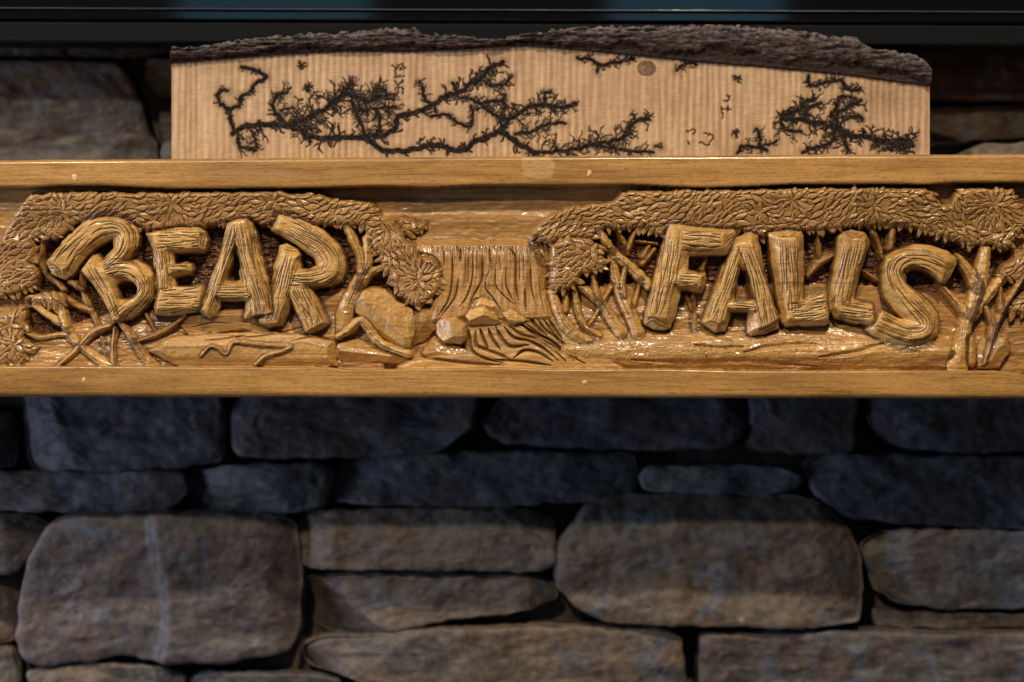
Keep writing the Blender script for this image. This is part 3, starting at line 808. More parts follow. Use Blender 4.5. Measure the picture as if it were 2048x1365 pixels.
p = letter('B', 'BEAR', 80, 420,
    [(65, 575), (130, 480), (250, 340), (400, 190), (530, 90), (680, 50), (850, 50), (970, 100), (1050, 190), (1080, 290), (1060, 400), (1000, 500), (960, 555), (1050, 545), (1150, 600), (1240, 700), (1275, 830), (1240, 970), (1160, 1060), (1060, 1140), (960, 1205), (790, 1240), (745, 1110), (690, 1010), (620, 890), (530, 770), (440, 670), (480, 590), (560, 490), (625, 480), (670, 545), (740, 480), (785, 420), (790, 320), (750, 330), (640, 390), (560, 450), (490, 520), (430, 610), (370, 690), (285, 765), (210, 745), (120, 700)],
    [(90, 560), (180, 460), (320, 310), (470, 190), (600, 130), (760, 105), (860, 120), (940, 210), (970, 330), (950, 450), (870, 600), (1000, 590), (1080, 660), (1150, 760), (1170, 880), (1120, 960), (1000, 1060), (900, 1140), (830, 1200), (790, 1200), (740, 1060), (650, 900), (560, 760), (450, 655), (545, 535), (620, 640), (680, 640), (830, 460), (870, 400), (870, 330), (890, 250), (800, 230), (700, 240), (600, 300), (480, 420), (400, 500), (300, 600), (240, 650)],
    [([(190, 640), (300, 480), (450, 330), (600, 215), (760, 165), (890, 190), (950, 310), (920, 440), (820, 560), (690, 650)], 115, 11, (.10, .26)),
     ([(510, 610), (620, 790), (730, 970), (815, 1200)], 85, 7, (.3, .7)),
     ([(700, 690), (850, 640), (1000, 655), (1110, 760), (1140, 880), (1060, 1000), (930, 1110), (840, 1200)], 105, 10, (.14, .34))],
    holes=[[(840, 810), (920, 775), (1000, 790), (1050, 850), (1040, 920), (960, 970), (880, 980), (850, 900)]],
    fholes=[[(720, 700), (850, 690), (960, 730), (1040, 800), (1060, 880), (1050, 940), (960, 1000), (870, 1090), (850, 1060), (800, 900), (740, 760)]])
rings(p, 80, 420, [[(90, 610), (160, 610), (215, 660), (230, 730)], [(100, 650), (150, 650), (190, 690), (200, 735)], [(690, 650), (760, 600), (850, 605)]])
p = letter('E', 'BEAR', 270, 420,
    [(105, 265), (240, 225), (480, 195), (705, 190), (770, 230), (790, 330), (765, 440), (730, 470), (430, 470), (440, 590), (560, 565), (625, 590), (630, 660), (600, 700), (450, 740), (450, 830), (600, 830), (730, 810), (775, 850), (780, 990), (740, 1080), (690, 1120), (520, 1150), (215, 1150), (195, 1060), (225, 900), (230, 760), (190, 560), (180, 420)],
    [(150, 275), (300, 240), (680, 220), (715, 250), (680, 330), (690, 420), (340, 410), (320, 450), (330, 600), (540, 595), (560, 650), (400, 680), (350, 700), (340, 880), (430, 840), (715, 840), (720, 880), (700, 1070), (600, 1070), (240, 1080), (240, 990), (275, 900), (260, 700), (230, 420), (200, 300)],
    [([(230, 330), (450, 325), (700, 320)], 115, 8, (.25, .7)), ([(250, 400), (280, 600), (300, 900)], 110, 10, (.3, .8)), ([(345, 640), (590, 628)], 60, 5, (.5, 1.0)), ([(230, 1000), (480, 985), (720, 965)], 150, 9, (.3, .8))])
rings(p, 270, 420, [[(700, 240), (735, 300), (720, 350), (735, 420)], [(730, 240), (765, 310), (745, 370), (755, 430)], [(672, 300), (695, 350), (690, 400), (715, 440)]])
p = letter('R', 'BEAR', 460, 420,
    [(440, 230), (480, 110), (500, 35), (660, 40), (850, 120), (1020, 220), (1180, 370), (1255, 520), (1260, 680), (1210, 780), (1100, 830), (900, 865), (960, 970), (1030, 1130), (1080, 1240), (1000, 1310), (880, 1360), (800, 1330), (760, 1200), (700, 1090), (665, 1030), (640, 1130), (560, 1270), (440, 1285), (330, 1250), (290, 1190), (470, 1090), (440, 960), (450, 800), (480, 560), (540, 385), (620, 365), (740, 430), (770, 480), (770, 635), (860, 645), (930, 610), (900, 530), (820, 460), (700, 370), (560, 290)],
    [(530, 150), (550, 80), (700, 130), (870, 220), (1020, 320), (1150, 450), (1190, 560), (1180, 660), (1110, 740), (1000, 790), (760, 800), (850, 920), (960, 1120), (1020, 1230), (960, 1250), (830, 1320), (790, 1270), (740, 1130), (680, 980), (640, 850), (600, 1000), (500, 1240), (370, 1240), (380, 1160), (480, 1080), (480, 1000), (570, 480), (600, 450), (640, 490), (740, 500), (700, 580), (660, 700), (860, 690), (980, 650), (1010, 580), (970, 500), (860, 400), (700, 290), (490, 210)],
    [([(540, 150), (700, 215), (900, 330), (1060, 450), (1115, 580), (1060, 690), (900, 745), (640, 755)], 110, 11, (.2, .5)), ([(650, 480), (560, 850), (450, 1230)], 120, 9, (.3, .8)), ([(700, 860), (820, 1080), (920, 1280)], 130, 9, (.25, .6))], top=-9)
rings(p, 460, 420, [[(560, 400), (620, 440), (700, 450), (745, 445)], [(590, 385), (650, 415), (720, 425)], [(465, 180), (490, 190), (505, 150), (525, 110)], [(450, 200), (470, 150), (500, 90)]])
p = letter('A', 'BEAR', 270, 420,
    [(1000, 150), (1130, 95), (1230, 85), (1290, 150), (1320, 250), (1370, 450), (1420, 650), (1470, 850), (1500, 1050), (1500, 1140), (1320, 1165), (1190, 1195), (1180, 1160), (1210, 1000), (940, 1000), (935, 1060), (880, 1150), (830, 1195), (780, 1165), (700, 1110), (780, 930), (790, 820), (870, 630), (940, 400), (980, 230)],
    [(1050, 160), (1190, 100), (1215, 130), (1240, 300), (1290, 560), (1350, 800), (1440, 1020), (1490, 1125), (1290, 1155), (1285, 930), (1220, 950), (880, 940), (830, 1000), (790, 1130), (730, 1090), (840, 880), (900, 650), (960, 430), (1020, 250)],
    [([(1080, 150), (960, 560), (790, 1110)], 85, 8, (.25, .6)), ([(1160, 130), (1255, 600), (1400, 1140)], 125, 11, (.2, .55)), ([(850, 895), (1260, 895)], 90, 6, (.4, .9))],
    holes=[[(1100, 430), (1130, 560), (1140, 760), (1100, 770), (1010, 780), (1000, 760), (1060, 560), (1080, 450)]],
    fholes=[[(1080, 350), (1130, 400), (1180, 600), (1250, 830), (1160, 830), (920, 830), (960, 700), (1030, 500)]], top=-6)
p = letter('F', 'FALLS', 1270, 430,
    [(370, 90), (440, 80), (700, 140), (1095, 155), (1110, 230), (1060, 400), (1010, 435), (600, 450), (590, 600), (700, 630), (780, 630), (790, 700), (735, 850), (700, 850), (510, 830), (490, 930), (440, 1100), (395, 1230), (330, 1260), (220, 1255), (110, 1200), (95, 1150), (170, 880), (220, 640), (290, 400), (330, 220)],
    [(430, 160), (500, 180), (975, 215), (955, 360), (540, 335), (515, 380), (440, 655), (560, 625), (735, 665), (705, 780), (420, 755), (380, 900), (340, 1130), (200, 1115), (150, 1110), (190, 920), (260, 700), (330, 470), (395, 250)],
    [([(440, 170), (350, 650), (240, 1110)], 115, 9, (.25, .7)), ([(470, 270), (960, 300)], 115, 8, (.4, .95)), ([(430, 700), (710, 718)], 75, 5, (.4, .9))])
rings(p, 1270, 430, [[(115, 1170), (200, 1125), (290, 1170), (380, 1215)], [(125, 1200), (200, 1165), (280, 1210), (350, 1240)], [(985, 280), (1020, 240), (1080, 200)], [(975, 330), (1030, 270), (1080, 240)], [(990, 380), (1040, 320), (1070, 280)]])
p = letter('A', 'FALLS', 1390, 430,
    [(420, 300), (450, 240), (620, 180), (700, 230), (740, 480), (800, 750), (870, 960), (930, 1120), (920, 1240), (780, 1300), (620, 1325), (575, 1300), (570, 1080), (400, 1060), (380, 1150), (330, 1270), (230, 1285), (100, 1200), (75, 1170), (160, 950), (240, 720), (350, 480), (400, 380)],
    [(440, 320), (620, 290), (670, 400), (740, 660), (830, 900), (900, 1140), (780, 1200), (690, 1240), (690, 1040), (640, 1040), (400, 1020), (350, 1010), (320, 1150), (250, 1200), (150, 1150), (200, 950), (340, 620), (410, 440)],
    [([(480, 320), (340, 750), (200, 1170)], 90, 7, (.3, .7)), ([(570, 300), (690, 700), (800, 1200)], 115, 10, (.25, .7)), ([(390, 985), (690, 1005)], 50, 4, (.5, .9))],
    holes=[[(500, 590), (560, 640), (600, 790), (640, 930), (540, 930), (440, 940), (430, 880), (470, 720)]],
    fholes=[[(480, 410), (530, 410), (560, 560), (640, 830), (670, 960), (500, 930), (400, 960), (360, 970), (420, 760), (470, 540)]])
rings(p, 1390, 430, [[(110, 1185), (200, 1170), (270, 1215)], [(690, 1260), (800, 1220), (900, 1180)], [(740, 1290), (830, 1240), (900, 1215)]])
p = letter('L', 'FALLS', 1530, 430,
    [(35, 190), (190, 170), (400, 170), (430, 230), (430, 700), (420, 920), (560, 850), (690, 840), (710, 1000), (715, 1170), (660, 1205), (240, 1220), (185, 1180), (130, 900), (70, 500)],
    [(150, 255), (340, 255), (370, 300), (345, 560), (345, 1000), (500, 920), (655, 860), (670, 950), (690, 1040), (695, 1130), (560, 1150), (250, 1140), (215, 850), (170, 500)],
    [([(250, 262), (275, 600), (300, 1060)], 105, 9, (.3, .85)), ([(250, 1085), (690, 1020)], 120, 9, (.3, .8))])
rings(p, 1530, 430, [[(110, 205), (200, 240), (300, 220), (350, 185)], [(560, 880), (600, 860), (650, 850)]])
p = letter('L', 'FALLS', 1530, 430,
    [(800, 240), (870, 180), (960, 155), (1090, 190), (1150, 270), (1150, 330), (1090, 500), (1030, 700), (980, 930), (1180, 980), (1200, 1050), (1220, 1190), (1130, 1210), (900, 1160), (760, 1120), (700, 1040), (710, 830), (740, 640), (780, 420)],
    [(880, 210), (960, 270), (1100, 270), (1080, 400), (1000, 620), (930, 800), (870, 970), (980, 960), (1170, 1000), (1180, 1090), (1200, 1180), (1000, 1120), (840, 1060), (770, 1000), (790, 800), (820, 560), (850, 350)],
    [([(970, 275), (900, 640), (825, 995)], 115, 9, (.3, .85)), ([(790, 1035), (1190, 1090)], 90, 8, (.4, .9))])
rings(p, 1530, 430, [[(890, 190), (960, 240), (1040, 240), (1090, 210)], [(920, 175), (980, 210), (1040, 205)]])
p = letter('S', 'FALLS', 1690, 460,
    [(395, 560), (400, 440), (450, 290), (580, 210), (760, 160), (950, 170), (1120, 230), (1220, 300), (1225, 380), (1180, 480), (1100, 590), (1040, 580), (960, 500), (850, 440), (740, 440), (680, 480), (690, 580), (800, 680), (920, 780), (1010, 900), (1040, 1030), (1010, 1160), (920, 1240), (750, 1290), (580, 1280), (430, 1220), (300, 1150), (225, 1100), (260, 1050), (330, 1010), (350, 920), (430, 880), (560, 960), (650, 975), (540, 890), (460, 780), (410, 680)],
    [(455, 330), (560, 290), (680, 250), (850, 250), (1010, 300), (1130, 350), (1080, 430), (1070, 560), (1000, 490), (880, 410), (740, 380), (640, 420), (620, 490), (680, 600), (800, 720), (920, 880), (960, 1020), (930, 1120), (830, 1180), (700, 1190), (540, 1140), (340, 1040), (370, 950), (420, 900), (520, 1000), (650, 1050), (810, 1080), (870, 1040), (840, 980), (720, 890), (600, 770), (500, 640), (440, 520)],
    [([(1110, 430), (950, 345), (780, 305), (620, 335), (545, 440), (585, 580), (700, 730), (830, 880), (915, 1010), (870, 1110), (720, 1130), (560, 1080), (370, 985)], 105, 12, (.10, .28))])
rings(p, 1690, 460, [[(1090, 540), (1110, 470), (1180, 400)], [(1120, 530), (1150, 460), (1200, 400)]])

# ---- rails ----------------------------------------------------------------------------------------
top_rail = new_part('top_rail', M_RAIL, 'plain upper rail of the mantel front')
bot_rail = new_part('bottom_rail', M_RAIL, 'plain lower rail of the mantel front')
T_top = np.interp(gx, [0, 1024, 2048], [319.5, 312.5, 307.5])
T_bot = np.interp(gx, [-20, 60, 110, 200, 350, 600, 660, 760, 860, 960, 1100, 1200, 1245, 1300, 1400, 1500, 1600, 1800, 1850, 1920, 2060], [375, 376, 373, 372, 379, 377, 376, 373, 376, 371, 371, 371, 370, 372, 377, 374, 369, 369, 371, 366, 366]) - 1
B_top = np.interp(gx, [-20, 300, 500, 650, 700, 800, 1000, 1100, 1300, 1500, 1700, 1990, 2060], [733, 733, 735, 734, 740, 738, 735, 739, 738, 742, 742, 741, 750])
B_bot = np.interp(gx, [0, 2048], [794.5, 798.5])
face = fbm(GX / 160, GY / 30, 90, 3) * 1.6
for part, a, b_, rt, rb in ((top_rail, T_top, T_bot, 9.0, 7.0), (bot_rail, B_top, B_bot, 4.0, 13.0)):
    a2 = a[None, :]; b2 = b_[None, :]
    da = GY - a2; db = b2 - GY
    h = face.copy()
    h = h - np.where(da < rt, rt - np.sqrt(np.clip(rt ** 2 - (rt - np.clip(da, 0, rt)) ** 2, 0, None)), 0)
    h = h - np.where(db < rb, (rb - np.sqrt(np.clip(rb ** 2 - (rb - np.clip(db, 0, rb)) ** 2, 0, None))) * (.8 if part == top_rail else 1), 0)
    ins = (da >= 0) & (db >= 0)
    H = np.where(ins, h, H); L = np.where(ins, part, L); BURN = np.where(ins, 0, BURN); STAIN_DARK = np.where(ins, 0, STAIN_DARK)
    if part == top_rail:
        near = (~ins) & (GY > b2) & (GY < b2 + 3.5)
        STAIN_DARK = np.where(near, np.maximum(STAIN_DARK, .45), STAIN_DARK)  # narrow darker line just below the upper rail
        out = GY < a2
    else: out = GY > b2
    H = np.where(out, -45.0, H); L = np.where(out, part, L); BURN = np.where(out, 0, BURN); STAIN_DARK = np.where(out, 0, STAIN_DARK)
# where the canopy meets the upper rail it is planed level; pale repair patch, knots, stains
sdp = poly_sdf(GX, GY, [(1043, 314), (1098, 314), (1110, 330), (1103, 356), (1075, 358), (1046, 350)])
PALE = np.where(L == top_rail, .55 * sstep(-2, 1, sdp), PALE)
for (kx, ky, rx, ry) in [(308, 346, 14, 4), (1500, 780, 5, 1.5), (1392, 752, 16, 2), (590, 766, 14, 2), (1345, 786, 8, 1.6)]:
    q = ((GX - kx) / rx) ** 2 + ((GY - ky) / ry) ** 2
    STAIN_DARK = np.maximum(STAIN_DARK, .45 * np.clip(1 - q, 0, 1) * ((L == top_rail) | (L == bot_rail)))
# gentle smoothing removes the raster's stair steps on carved walls
def blur(A):
    B = A.copy()
    B[1:-1, 1:-1] = (A[1:-1, 1:-1] * 10 + A[:-2, 1:-1] + A[2:, 1:-1] + A[1:-1, :-2] + A[1:-1, 2:]) / 14
    return B
H = blur(H); STAIN_DARK = blur(STAIN_DARK)
H[~((GY >= T_top[None, :] - 2) & (GY <= B_bot[None, :] + 2))] = -45.0
STAIN_DARK = np.clip(STAIN_DARK, 0, 1) * .92

# to world space
xx = gx.copy()
VX = (GX - CX) * PX; VZ = (CY - GY) * PX; VY = -H * PX
# rows outside the rails fold back over the top and under the bottom edge
VZ = np.minimum(VZ, (CY - T_top[None, :]) * PX); VZ = np.maximum(VZ, (CY - B_bot[None, :]) * PX)
dHx = np.gradient(VY, axis=1); dHz = np.gradient(VY, axis=0)
st = STEP * PX
NX = dHx / st; NZ = -dHz / st; NY = -np.ones_like(NX)
nl = np.sqrt(NX ** 2 + NY ** 2 + NZ ** 2); NRM = np.stack([NX / nl, NY / nl, NZ / nl], -1)
fold = (GY < T_top[None, :] + 1.5); NRM[fold] = (0, -.35, .94)
fold = (GY > B_bot[None, :] - 1.5); NRM[fold] = (0, -.35, -.94)

mantel = empty('carved_mantel', 'long varnished pine mantel shelf carved with trees, a waterfall and the words BEAR FALLS', 'mantelpiece')
order = sorted(range(len(LEAVES)), key=lambda i: -LEAVES[i][0])
cnt = np.bincount(np.clip(L[L >= 1000] - 1000, 0, None), minlength=len(LEAVES))
order = sorted(range(len(LEAVES)), key=lambda i: -cnt[i])
own = set(order[:300])
remap = np.arange(1000 + len(LEAVES))
for i in range(len(LEAVES)):
    if i not in own or cnt[i] < 20: remap[1000 + i] = LEAVES[i][1]
L = remap[L]


# every separate patch of a part becomes an object of its own; specks join what surrounds them
def components(Lb):
    n = Lb.size; nr_, nc_ = Lb.shape
    run = np.ones(Lb.shape, bool); run[:, 1:] = Lb[:, 1:] != Lb[:, :-1]
    rid = np.cumsum(run.ravel()).reshape(Lb.shape) - 1
    par = list(range(int(rid.max()) + 1))
    def find(a):
        while par[a] != a: par[a] = par[par[a]]; a = par[a]
        return a
    same = Lb[1:] == Lb[:-1]
    pr = np.unique(np.column_stack([rid[1:][same], rid[:-1][same]]), axis=0)
    for a, b_ in pr.tolist():
        a, b_ = find(a), find(b_)
        if a != b_: par[a] = b_
    root = np.array([find(a) for a in range(len(par))])
    return root[rid]
for _ in range(2):
    CP = components(L); sizes = np.bincount(CP.ravel())
    small = (sizes[CP] < 160) & (L < 1000) | (sizes[CP] < 14)
    for _k in range(26):
        if not small.any(): break
        for ax, sh in ((1, 1), (0, 1), (1, -1), (0, -1)):
            Lr = np.roll(L, sh, ax); Sr = np.roll(small, sh, ax)
            t_ = small & ~Sr & (Lr < 1000)
            L = np.where(t_, Lr, L); small = small & ~t_
CP = components(L); sizes = np.bincount(CP.ravel())
BASE_N = len(PARTS)
for lab in range(BASE_N):
    cs = np.unique(CP[L == lab])
    cs = sorted(cs, key=lambda c: -sizes[c])
    for c_ in cs[1:]:
        nm, mt, lb, par = PARTS[lab]
        child = {'tree': 'branch'}.get(nm, nm)
        k = new_part(child, mt, None, lab if nm == 'tree' else par)
        L[(CP == c_) & (L == lab)] = k

vid = np.arange(NR * NC).reshape(NR, NC)
Fq = np.stack([vid[:-1, :-1], vid[1:, :-1], vid[1:, 1:], vid[:-1, 1:]], -1).reshape(-1, 4)
FL = L[:-1, :-1].reshape(-1)
Vall = np.stack([VX, VY, VZ], -1).reshape(-1, 3); NRMf = NRM.reshape(-1, 3)
AB, AS, AP = BURN.reshape(-1), STAIN_DARK.reshape(-1), PALE.reshape(-1)
idx = np.argsort(FL, kind='stable'); FLs = FL[idx]
bounds = np.flatnonzero(np.diff(FLs)) + 1
objs = {}
for grp in np.split(idx, bounds):
    lab = int(FL[grp[0]]); F = Fq[grp]
    u, inv = np.unique(F, return_inverse=True)
    if lab >= 1000: nm, mt, lb, par = 'leaf', LEAVES[lab - 1000][2], None, LEAVES[lab - 1000][1]
    else: nm, mt, lb, par = PARTS[lab]
    o = mesh_obj(nm, Vall[u], inv.reshape(-1, 4), mt, None, True, {'burn': AB[u], 'stain_dark': AS[u], 'pale': AP[u]}, NRMf[u])
    if lb: o['label'] = lb
    objs[lab] = (o, par)
for lab, (o, par) in objs.items():
    o.parent = objs[par][0] if par is not None and par in objs else mantel

# shelf body behind the carved front, and its continuation past the picture's edges
def prism(name, ring_a, ring_b, mat, parent, attrs=True):
    V = ring_a + ring_b; n = len(ring_a)
    F = [(i, (i + 1) % n, n + (i + 1) % n, n + i) for i in range(n)]
    o = mesh_obj(name, V, F, mat, parent, False, {'burn': [0] * len(V), 'stain_dark': [0] * len(V), 'pale': [0] * len(V)})
    return o
def zt(px): return (CY - np.interp(px, [0, 1024, 2048], [319.5, 312.5, 307.5])) * PX
def zb(px): return (CY - np.interp(px, [0, 2048], [794.5, 798.5])) * PX
RA, RB = [], []
xl, xr = (X0 - 700 - CX) * PX, (X1 + 700 - CX) * PX
ring = lambda x, px: [(x, .017, zt(px)), (x, .017, zb(px)), (x, .168, zb(px)), (x, .168, zt(px))]
body = mesh_obj('shelf_body', ring((X0 - CX) * PX, 0) + ring((X1 - CX) * PX, 2048),
                [(3, 0, 4, 7), (1, 2, 6, 5), (2, 3, 7, 6)], M_RAIL, mantel, False, {'burn': [0] * 8, 'stain_dark': [0] * 8, 'pale': [0] * 8})
for sgn, xa, xb_, px in ((-1, xl, (X0 - CX) * PX, 0), (1, (X1 - STEP - CX) * PX, xr, 2048)):
    for nm, za, zb_, yf in (('top_rail', zt(px), (CY - 372) * PX, 0.0), ('bottom_rail', (CY - 742) * PX, zb(px), 0.0), ('back_board', (CY - 372) * PX, (CY - 742) * PX, .024)):
        r = .0022
        prof = [(yf + .02, za), (yf + r * .3, za - r * .3), (yf, za - r), (yf, zb_ + r), (yf + r * .3, zb_ + r * .3), (yf + .02, zb_)] if nm != 'back_board' else [(yf, za), (yf, zb_)]
        V = [(x, y, z) for x in (xa, xb_) for (y, z) in prof]; n = len(prof)
        mesh_obj(nm, V, [(i, i + 1, n + i + 1, n + i) for i in range(n - 1)], M_RAIL, mantel, False, {'burn': [0] * len(V), 'stain_dark': [0] * len(V), 'pale': [0] * len(V)})
    Va = ring(xa, px) + ring(xb_, px)
    mesh_obj('shelf_body', Va, [(3, 0, 4, 7), (1, 2, 6, 5), (2, 3, 7, 6)] , M_RAIL, mantel, False, {'burn': [0] * 8, 'stain_dark': [0] * 8, 'pale': [0] * 8})

# filled nail holes
m = NT('wood_filler'); m.l(m.ramp(m.noise(m.coord((300, 300, 300)), 3, 3), [(.3, (.56, .37, .15)), (.7, (.68, .48, .22))]), m.p.inputs['Base Color']); m.p.inputs['Roughness'].default_value = .45
for (px, py, r) in ((150, 355, 6.5), (1179, 347, 5.5), (168, 760, 4.5), (1170, 765, 5)):
    n = 14; V = []
    for lev, (rr_, yy) in enumerate(((1.0, .0003), (.93, -.00022), (.3, -.0003))):
        for k in range(n):
            a = 2 * math.pi * k / n; q = r * rr_ * (1 + .18 * math.sin(2 * a + px) + .1 * math.sin(3 * a + py))
            x, y, z = W(px + q * math.cos(a), py + q * math.sin(a) * 1.05, 0); V.append((x, yy, z))
    F = [(lv * n + k, lv * n + (k + 1) % n, (lv + 1) * n + (k + 1) % n, (lv + 1) * n + k) for lv in range(2) for k in range(n)]
    x, y, z = W(px, py, 0); V.append((x, -.0003, z))
    F += [(2 * n + k, 2 * n + (k + 1) % n, 3 * n, 3 * n) for k in range(0)]
    me = bpy.data.meshes.new('nail_plug'); me.from_pydata(V, [], F + [(2 * n + k, 2 * n + (k + 1) % n, 3 * n) for k in range(n)]); me.materials.append(m.m)
    for p_ in me.polygons: p_.use_smooth = True
    link(bpy.data.objects.new('nail_plug', me), mantel)

# =================================================================== BURNT BOARD ON THE SHELF
m = NT('sawn_board_with_burnt_branches')
g = m.noise(m.coord((60, 60, 7)), 4, 4); g2 = m.noise(m.coord((25, 25, 160)), 4, 4)
base = m.ramp(g, [(.3, (.40, .27, .16)), (.7, (.60, .43, .27))])
base = m.mix(.35, base, m.mix(1.0, base, m.ramp(g2, [(.3, (.6, .55, .5)), (.6, (1.1, 1.1, 1.1))]), 'MULTIPLY'))
base = m.mix(m.math('MULTIPLY', m.attr('rib'), .62), base, (.24, .12, .065))
low = m.noise(m.coord((6, 6, 9)), 1.6, 3)
base = m.mix(m.ramp(low, [(.4, 0.0), (.75, .30)]), base, (.36, .19, .13))
base = m.mix(m.attr('halo'), base, (.085, .045, .028))
base = m.mix(m.attr('burn'), base, (.0035, .0035, .005))
m.l(base, m.p.inputs['Base Color']); m.p.inputs['Roughness'].default_value = .7; m.p.inputs['Specular IOR Level'].default_value = .12
m.l(m.bump(g2, .15, .001), m.p.inputs['Normal'])
M_BOARD = m.m
m = NT('rough_bark')
n1 = m.noise(m.coord((40, 60, 150)), 3, 6, .65); n2 = m.noise(m.coord((30, 30, 30)), 2, 3)
base = m.ramp(n1, [(.36, (.008, .006, .006)), (.5, (.050, .034, .030)), (.70, (.19, .145, .13))])
base = m.mix(m.attr('grey'), base, (.33, .29, .30))
base = m.mix(m.attr('inner'), base, (.030, .018, .013))
m.l(base, m.p.inputs['Base Color']); m.p.inputs['Roughness'].default_value = .85; m.p.inputs['Specular IOR Level'].default_value = .2
m.l(m.bump(n1, .9, .003), m.p.inputs['Normal'])
M_BARK = m.m

board = empty('live_edge_board', 'rough sawn board with bark top edge and black branching burn marks, standing on the mantel', 'wooden board')
YB = 0.072; BT = 0.022
bnd_x = [343, 450, 560, 640, 700, 800, 900, 1000, 1060, 1130, 1200, 1300, 1400, 1500, 1600, 1700, 1800, 1860]
bnd_y = [127, 118, 109, 105, 103, 104, 101, 94, 92, 98, 105, 115, 125, 133, 142, 152, 165, 173]
bst = 1.4
bx = np.arange(343, 1860, bst); by0 = 92; byv = np.arange(90, 330, bst)
BX, BY = np.meshgrid(bx, byv)
bb = np.zeros(BX.shape); bsoft = np.zeros(BX.shape)
def bstroke(P, wd, soft=0, amt=1.0):
    P = np.array(P, float); x0, y0 = P.min(0) - wd - soft - 3; x1, y1 = P.max(0) + wd + soft + 3
    j0 = max(0, int((x0 - 343) / bst)); j1 = min(len(bx), int((x1 - 343) / bst) + 2); i0 = max(0, int((y0 - 90) / bst)); i1 = min(len(byv), int((y1 - 90) / bst) + 2)
    if j1 <= j0 or i1 <= i0: return
    X, Y = BX[i0:i1, j0:j1], BY[i0:i1, j0:j1]
    d = np.full(X.shape, 1e9)
    for a, b_ in zip(P[:-1], P[1:]):
        e = b_ - a; t = np.clip(((X - a[0]) * e[0] + (Y - a[1]) * e[1]) / (e @ e + 1e-9), 0, 1)
        d = np.minimum(d, np.hypot(X - a[0] - t * e[0], Y - a[1] - t * e[1]))
    bb[i0:i1, j0:j1] = np.maximum(bb[i0:i1, j0:j1], amt * np.clip((wd - d) / 1.3 + .6, 0, 1))
    if soft: bsoft[i0:i1, j0:j1] = np.maximum(bsoft[i0:i1, j0:j1], .42 * amt * np.exp(-(d / soft) ** 2))
br = random.Random(5)
def twig(x, y, a, ln, wd, dep):
    if dep <= 0 or ln < 3: return
    P = [(x, y)]; n = max(2, int(ln / 3.5))
    for k in range(n):
        a += br.uniform(-.42, .42); x += math.cos(a) * ln / n; y += math.sin(a) * ln / n; P.append((x, y))
        if br.random() < .42 and dep > 1: twig(x, y, a + br.choice((-1, 1)) * br.uniform(.5, 1.15), ln * br.uniform(.4, .7), wd * .75, dep - 1)
    bstroke(P, wd, 0)
def licht(x0, f, pts, wd=3.0, tw=(12, 26), rate=.5, soft=9, sides=(-1, 1), dep=3):
    P = spline([(x0 + a / f, b_ / f) for a, b_ in pts], 6)
    P = P + np.column_stack([(vn(P[:, 0] / 4, P[:, 1] / 4, 3) - .5), (vn(P[:, 0] / 4, P[:, 1] / 4, 9) - .5)]) * 6
    bstroke(P, wd * 1.2, soft)
    seg = np.diff(P, axis=0); ln = np.hypot(seg[:, 0], seg[:, 1]); acc = 0
    for i in range(len(seg)):
        acc += ln[i]
        while acc > 5.0:
            acc -= 5.0
            if br.random() < rate:
                a = math.atan2(seg[i, 1], seg[i, 0]) + br.choice(sides) * br.uniform(.6, 1.4)
                twig(P[i, 0], P[i, 1], a, br.uniform(*tw), max(1.0, wd * .46), dep)
fA, fC = 2.926, 2.738
licht(0, fA, [(1355, 785), (1450, 740), (1600, 730), (1720, 750), (1790, 792), (1860, 812), (1960, 812), (2060, 808), (2175, 800)], 4.2)
licht(600, fA, [(420, 800), (500, 790), (558, 745), (572, 690), (660, 668), (740, 640), (800, 600), (862, 560), (950, 540)], 4.0)
licht(600, fA, [(950, 540), (1010, 490), (1062, 460), (1108, 402), (1182, 368)], 3.6, (10, 20), .8)
licht(0, fA, [(1700, 740), (1800, 690), (1880, 650), (1960, 600), (2040, 560), (2160, 585), (2260, 560)], 3.6, (16, 34), .95, dep=4)
licht(600, fA, [(190, 590), (260, 540), (290, 490)], 2.4, (10, 22), 1)
licht(600, fA, [(300, 600), (340, 650), (430, 640), (560, 625)], 2.4, (14, 30), 1, dep=4)
licht(600, fA, [(330, 640), (350, 720), (385, 790)], 2.4, (10, 22), .8)
licht(600, fA, [(450, 640), (470, 700), (450, 790)], 2.4, (10, 22), .8)
licht(600, fA, [(430, 560), (470, 520), (520, 560)], 2.4, (8, 18), .9)
licht(0, fA, [(1330, 530), (1300, 522), (1278, 555), (1292, 602), (1340, 640), (1400, 620), (1412, 570), (1462, 540), (1492, 495), (1560, 445), (1480, 412), (1418, 392)], 2.8, (5, 12), .55, 10)
licht(0, fA, [(1340, 640), (1352, 700), (1375, 775)], 3.0, (4, 10), .6)
licht(0, fA, [(1680, 740), (1640, 690), (1600, 640), (1620, 560), (1680, 545)], 2.8, (10, 18), .9)
licht(0, fA, [(1640, 650), (1720, 630)], 1.6, (6, 12), .7)
licht(0, fA, [(1390, 780), (1400, 850), (1480, 880)], 2.4, (10, 20), .9)
licht(0, fA, [(1480, 770), (1500, 850), (1500, 890)], 2.0, (8, 16), .9)
licht(600, fA, [(380, 800), (430, 850), (500, 885), (620, 885), (740, 860), (830, 850), (880, 878), (960, 880), (1020, 832), (1100, 802), (1180, 780), (1250, 812), (1300, 858), (1370, 892)], 4.2, (10, 20), .4)
licht(600, fA, [(1180, 780), (1222, 712), (1280, 668), (1342, 630), (1440, 620), (1540, 632), (1612, 608)], 3.2, (12, 24), .8)
licht(600, fA, [(1440, 620), (1432, 560), (1470, 548)], 1.8, (8, 14), .8)
licht(600, fA, [(1260, 790), (1360, 770), (1440, 732), (1550, 722)], 2.4, (10, 20), .8)
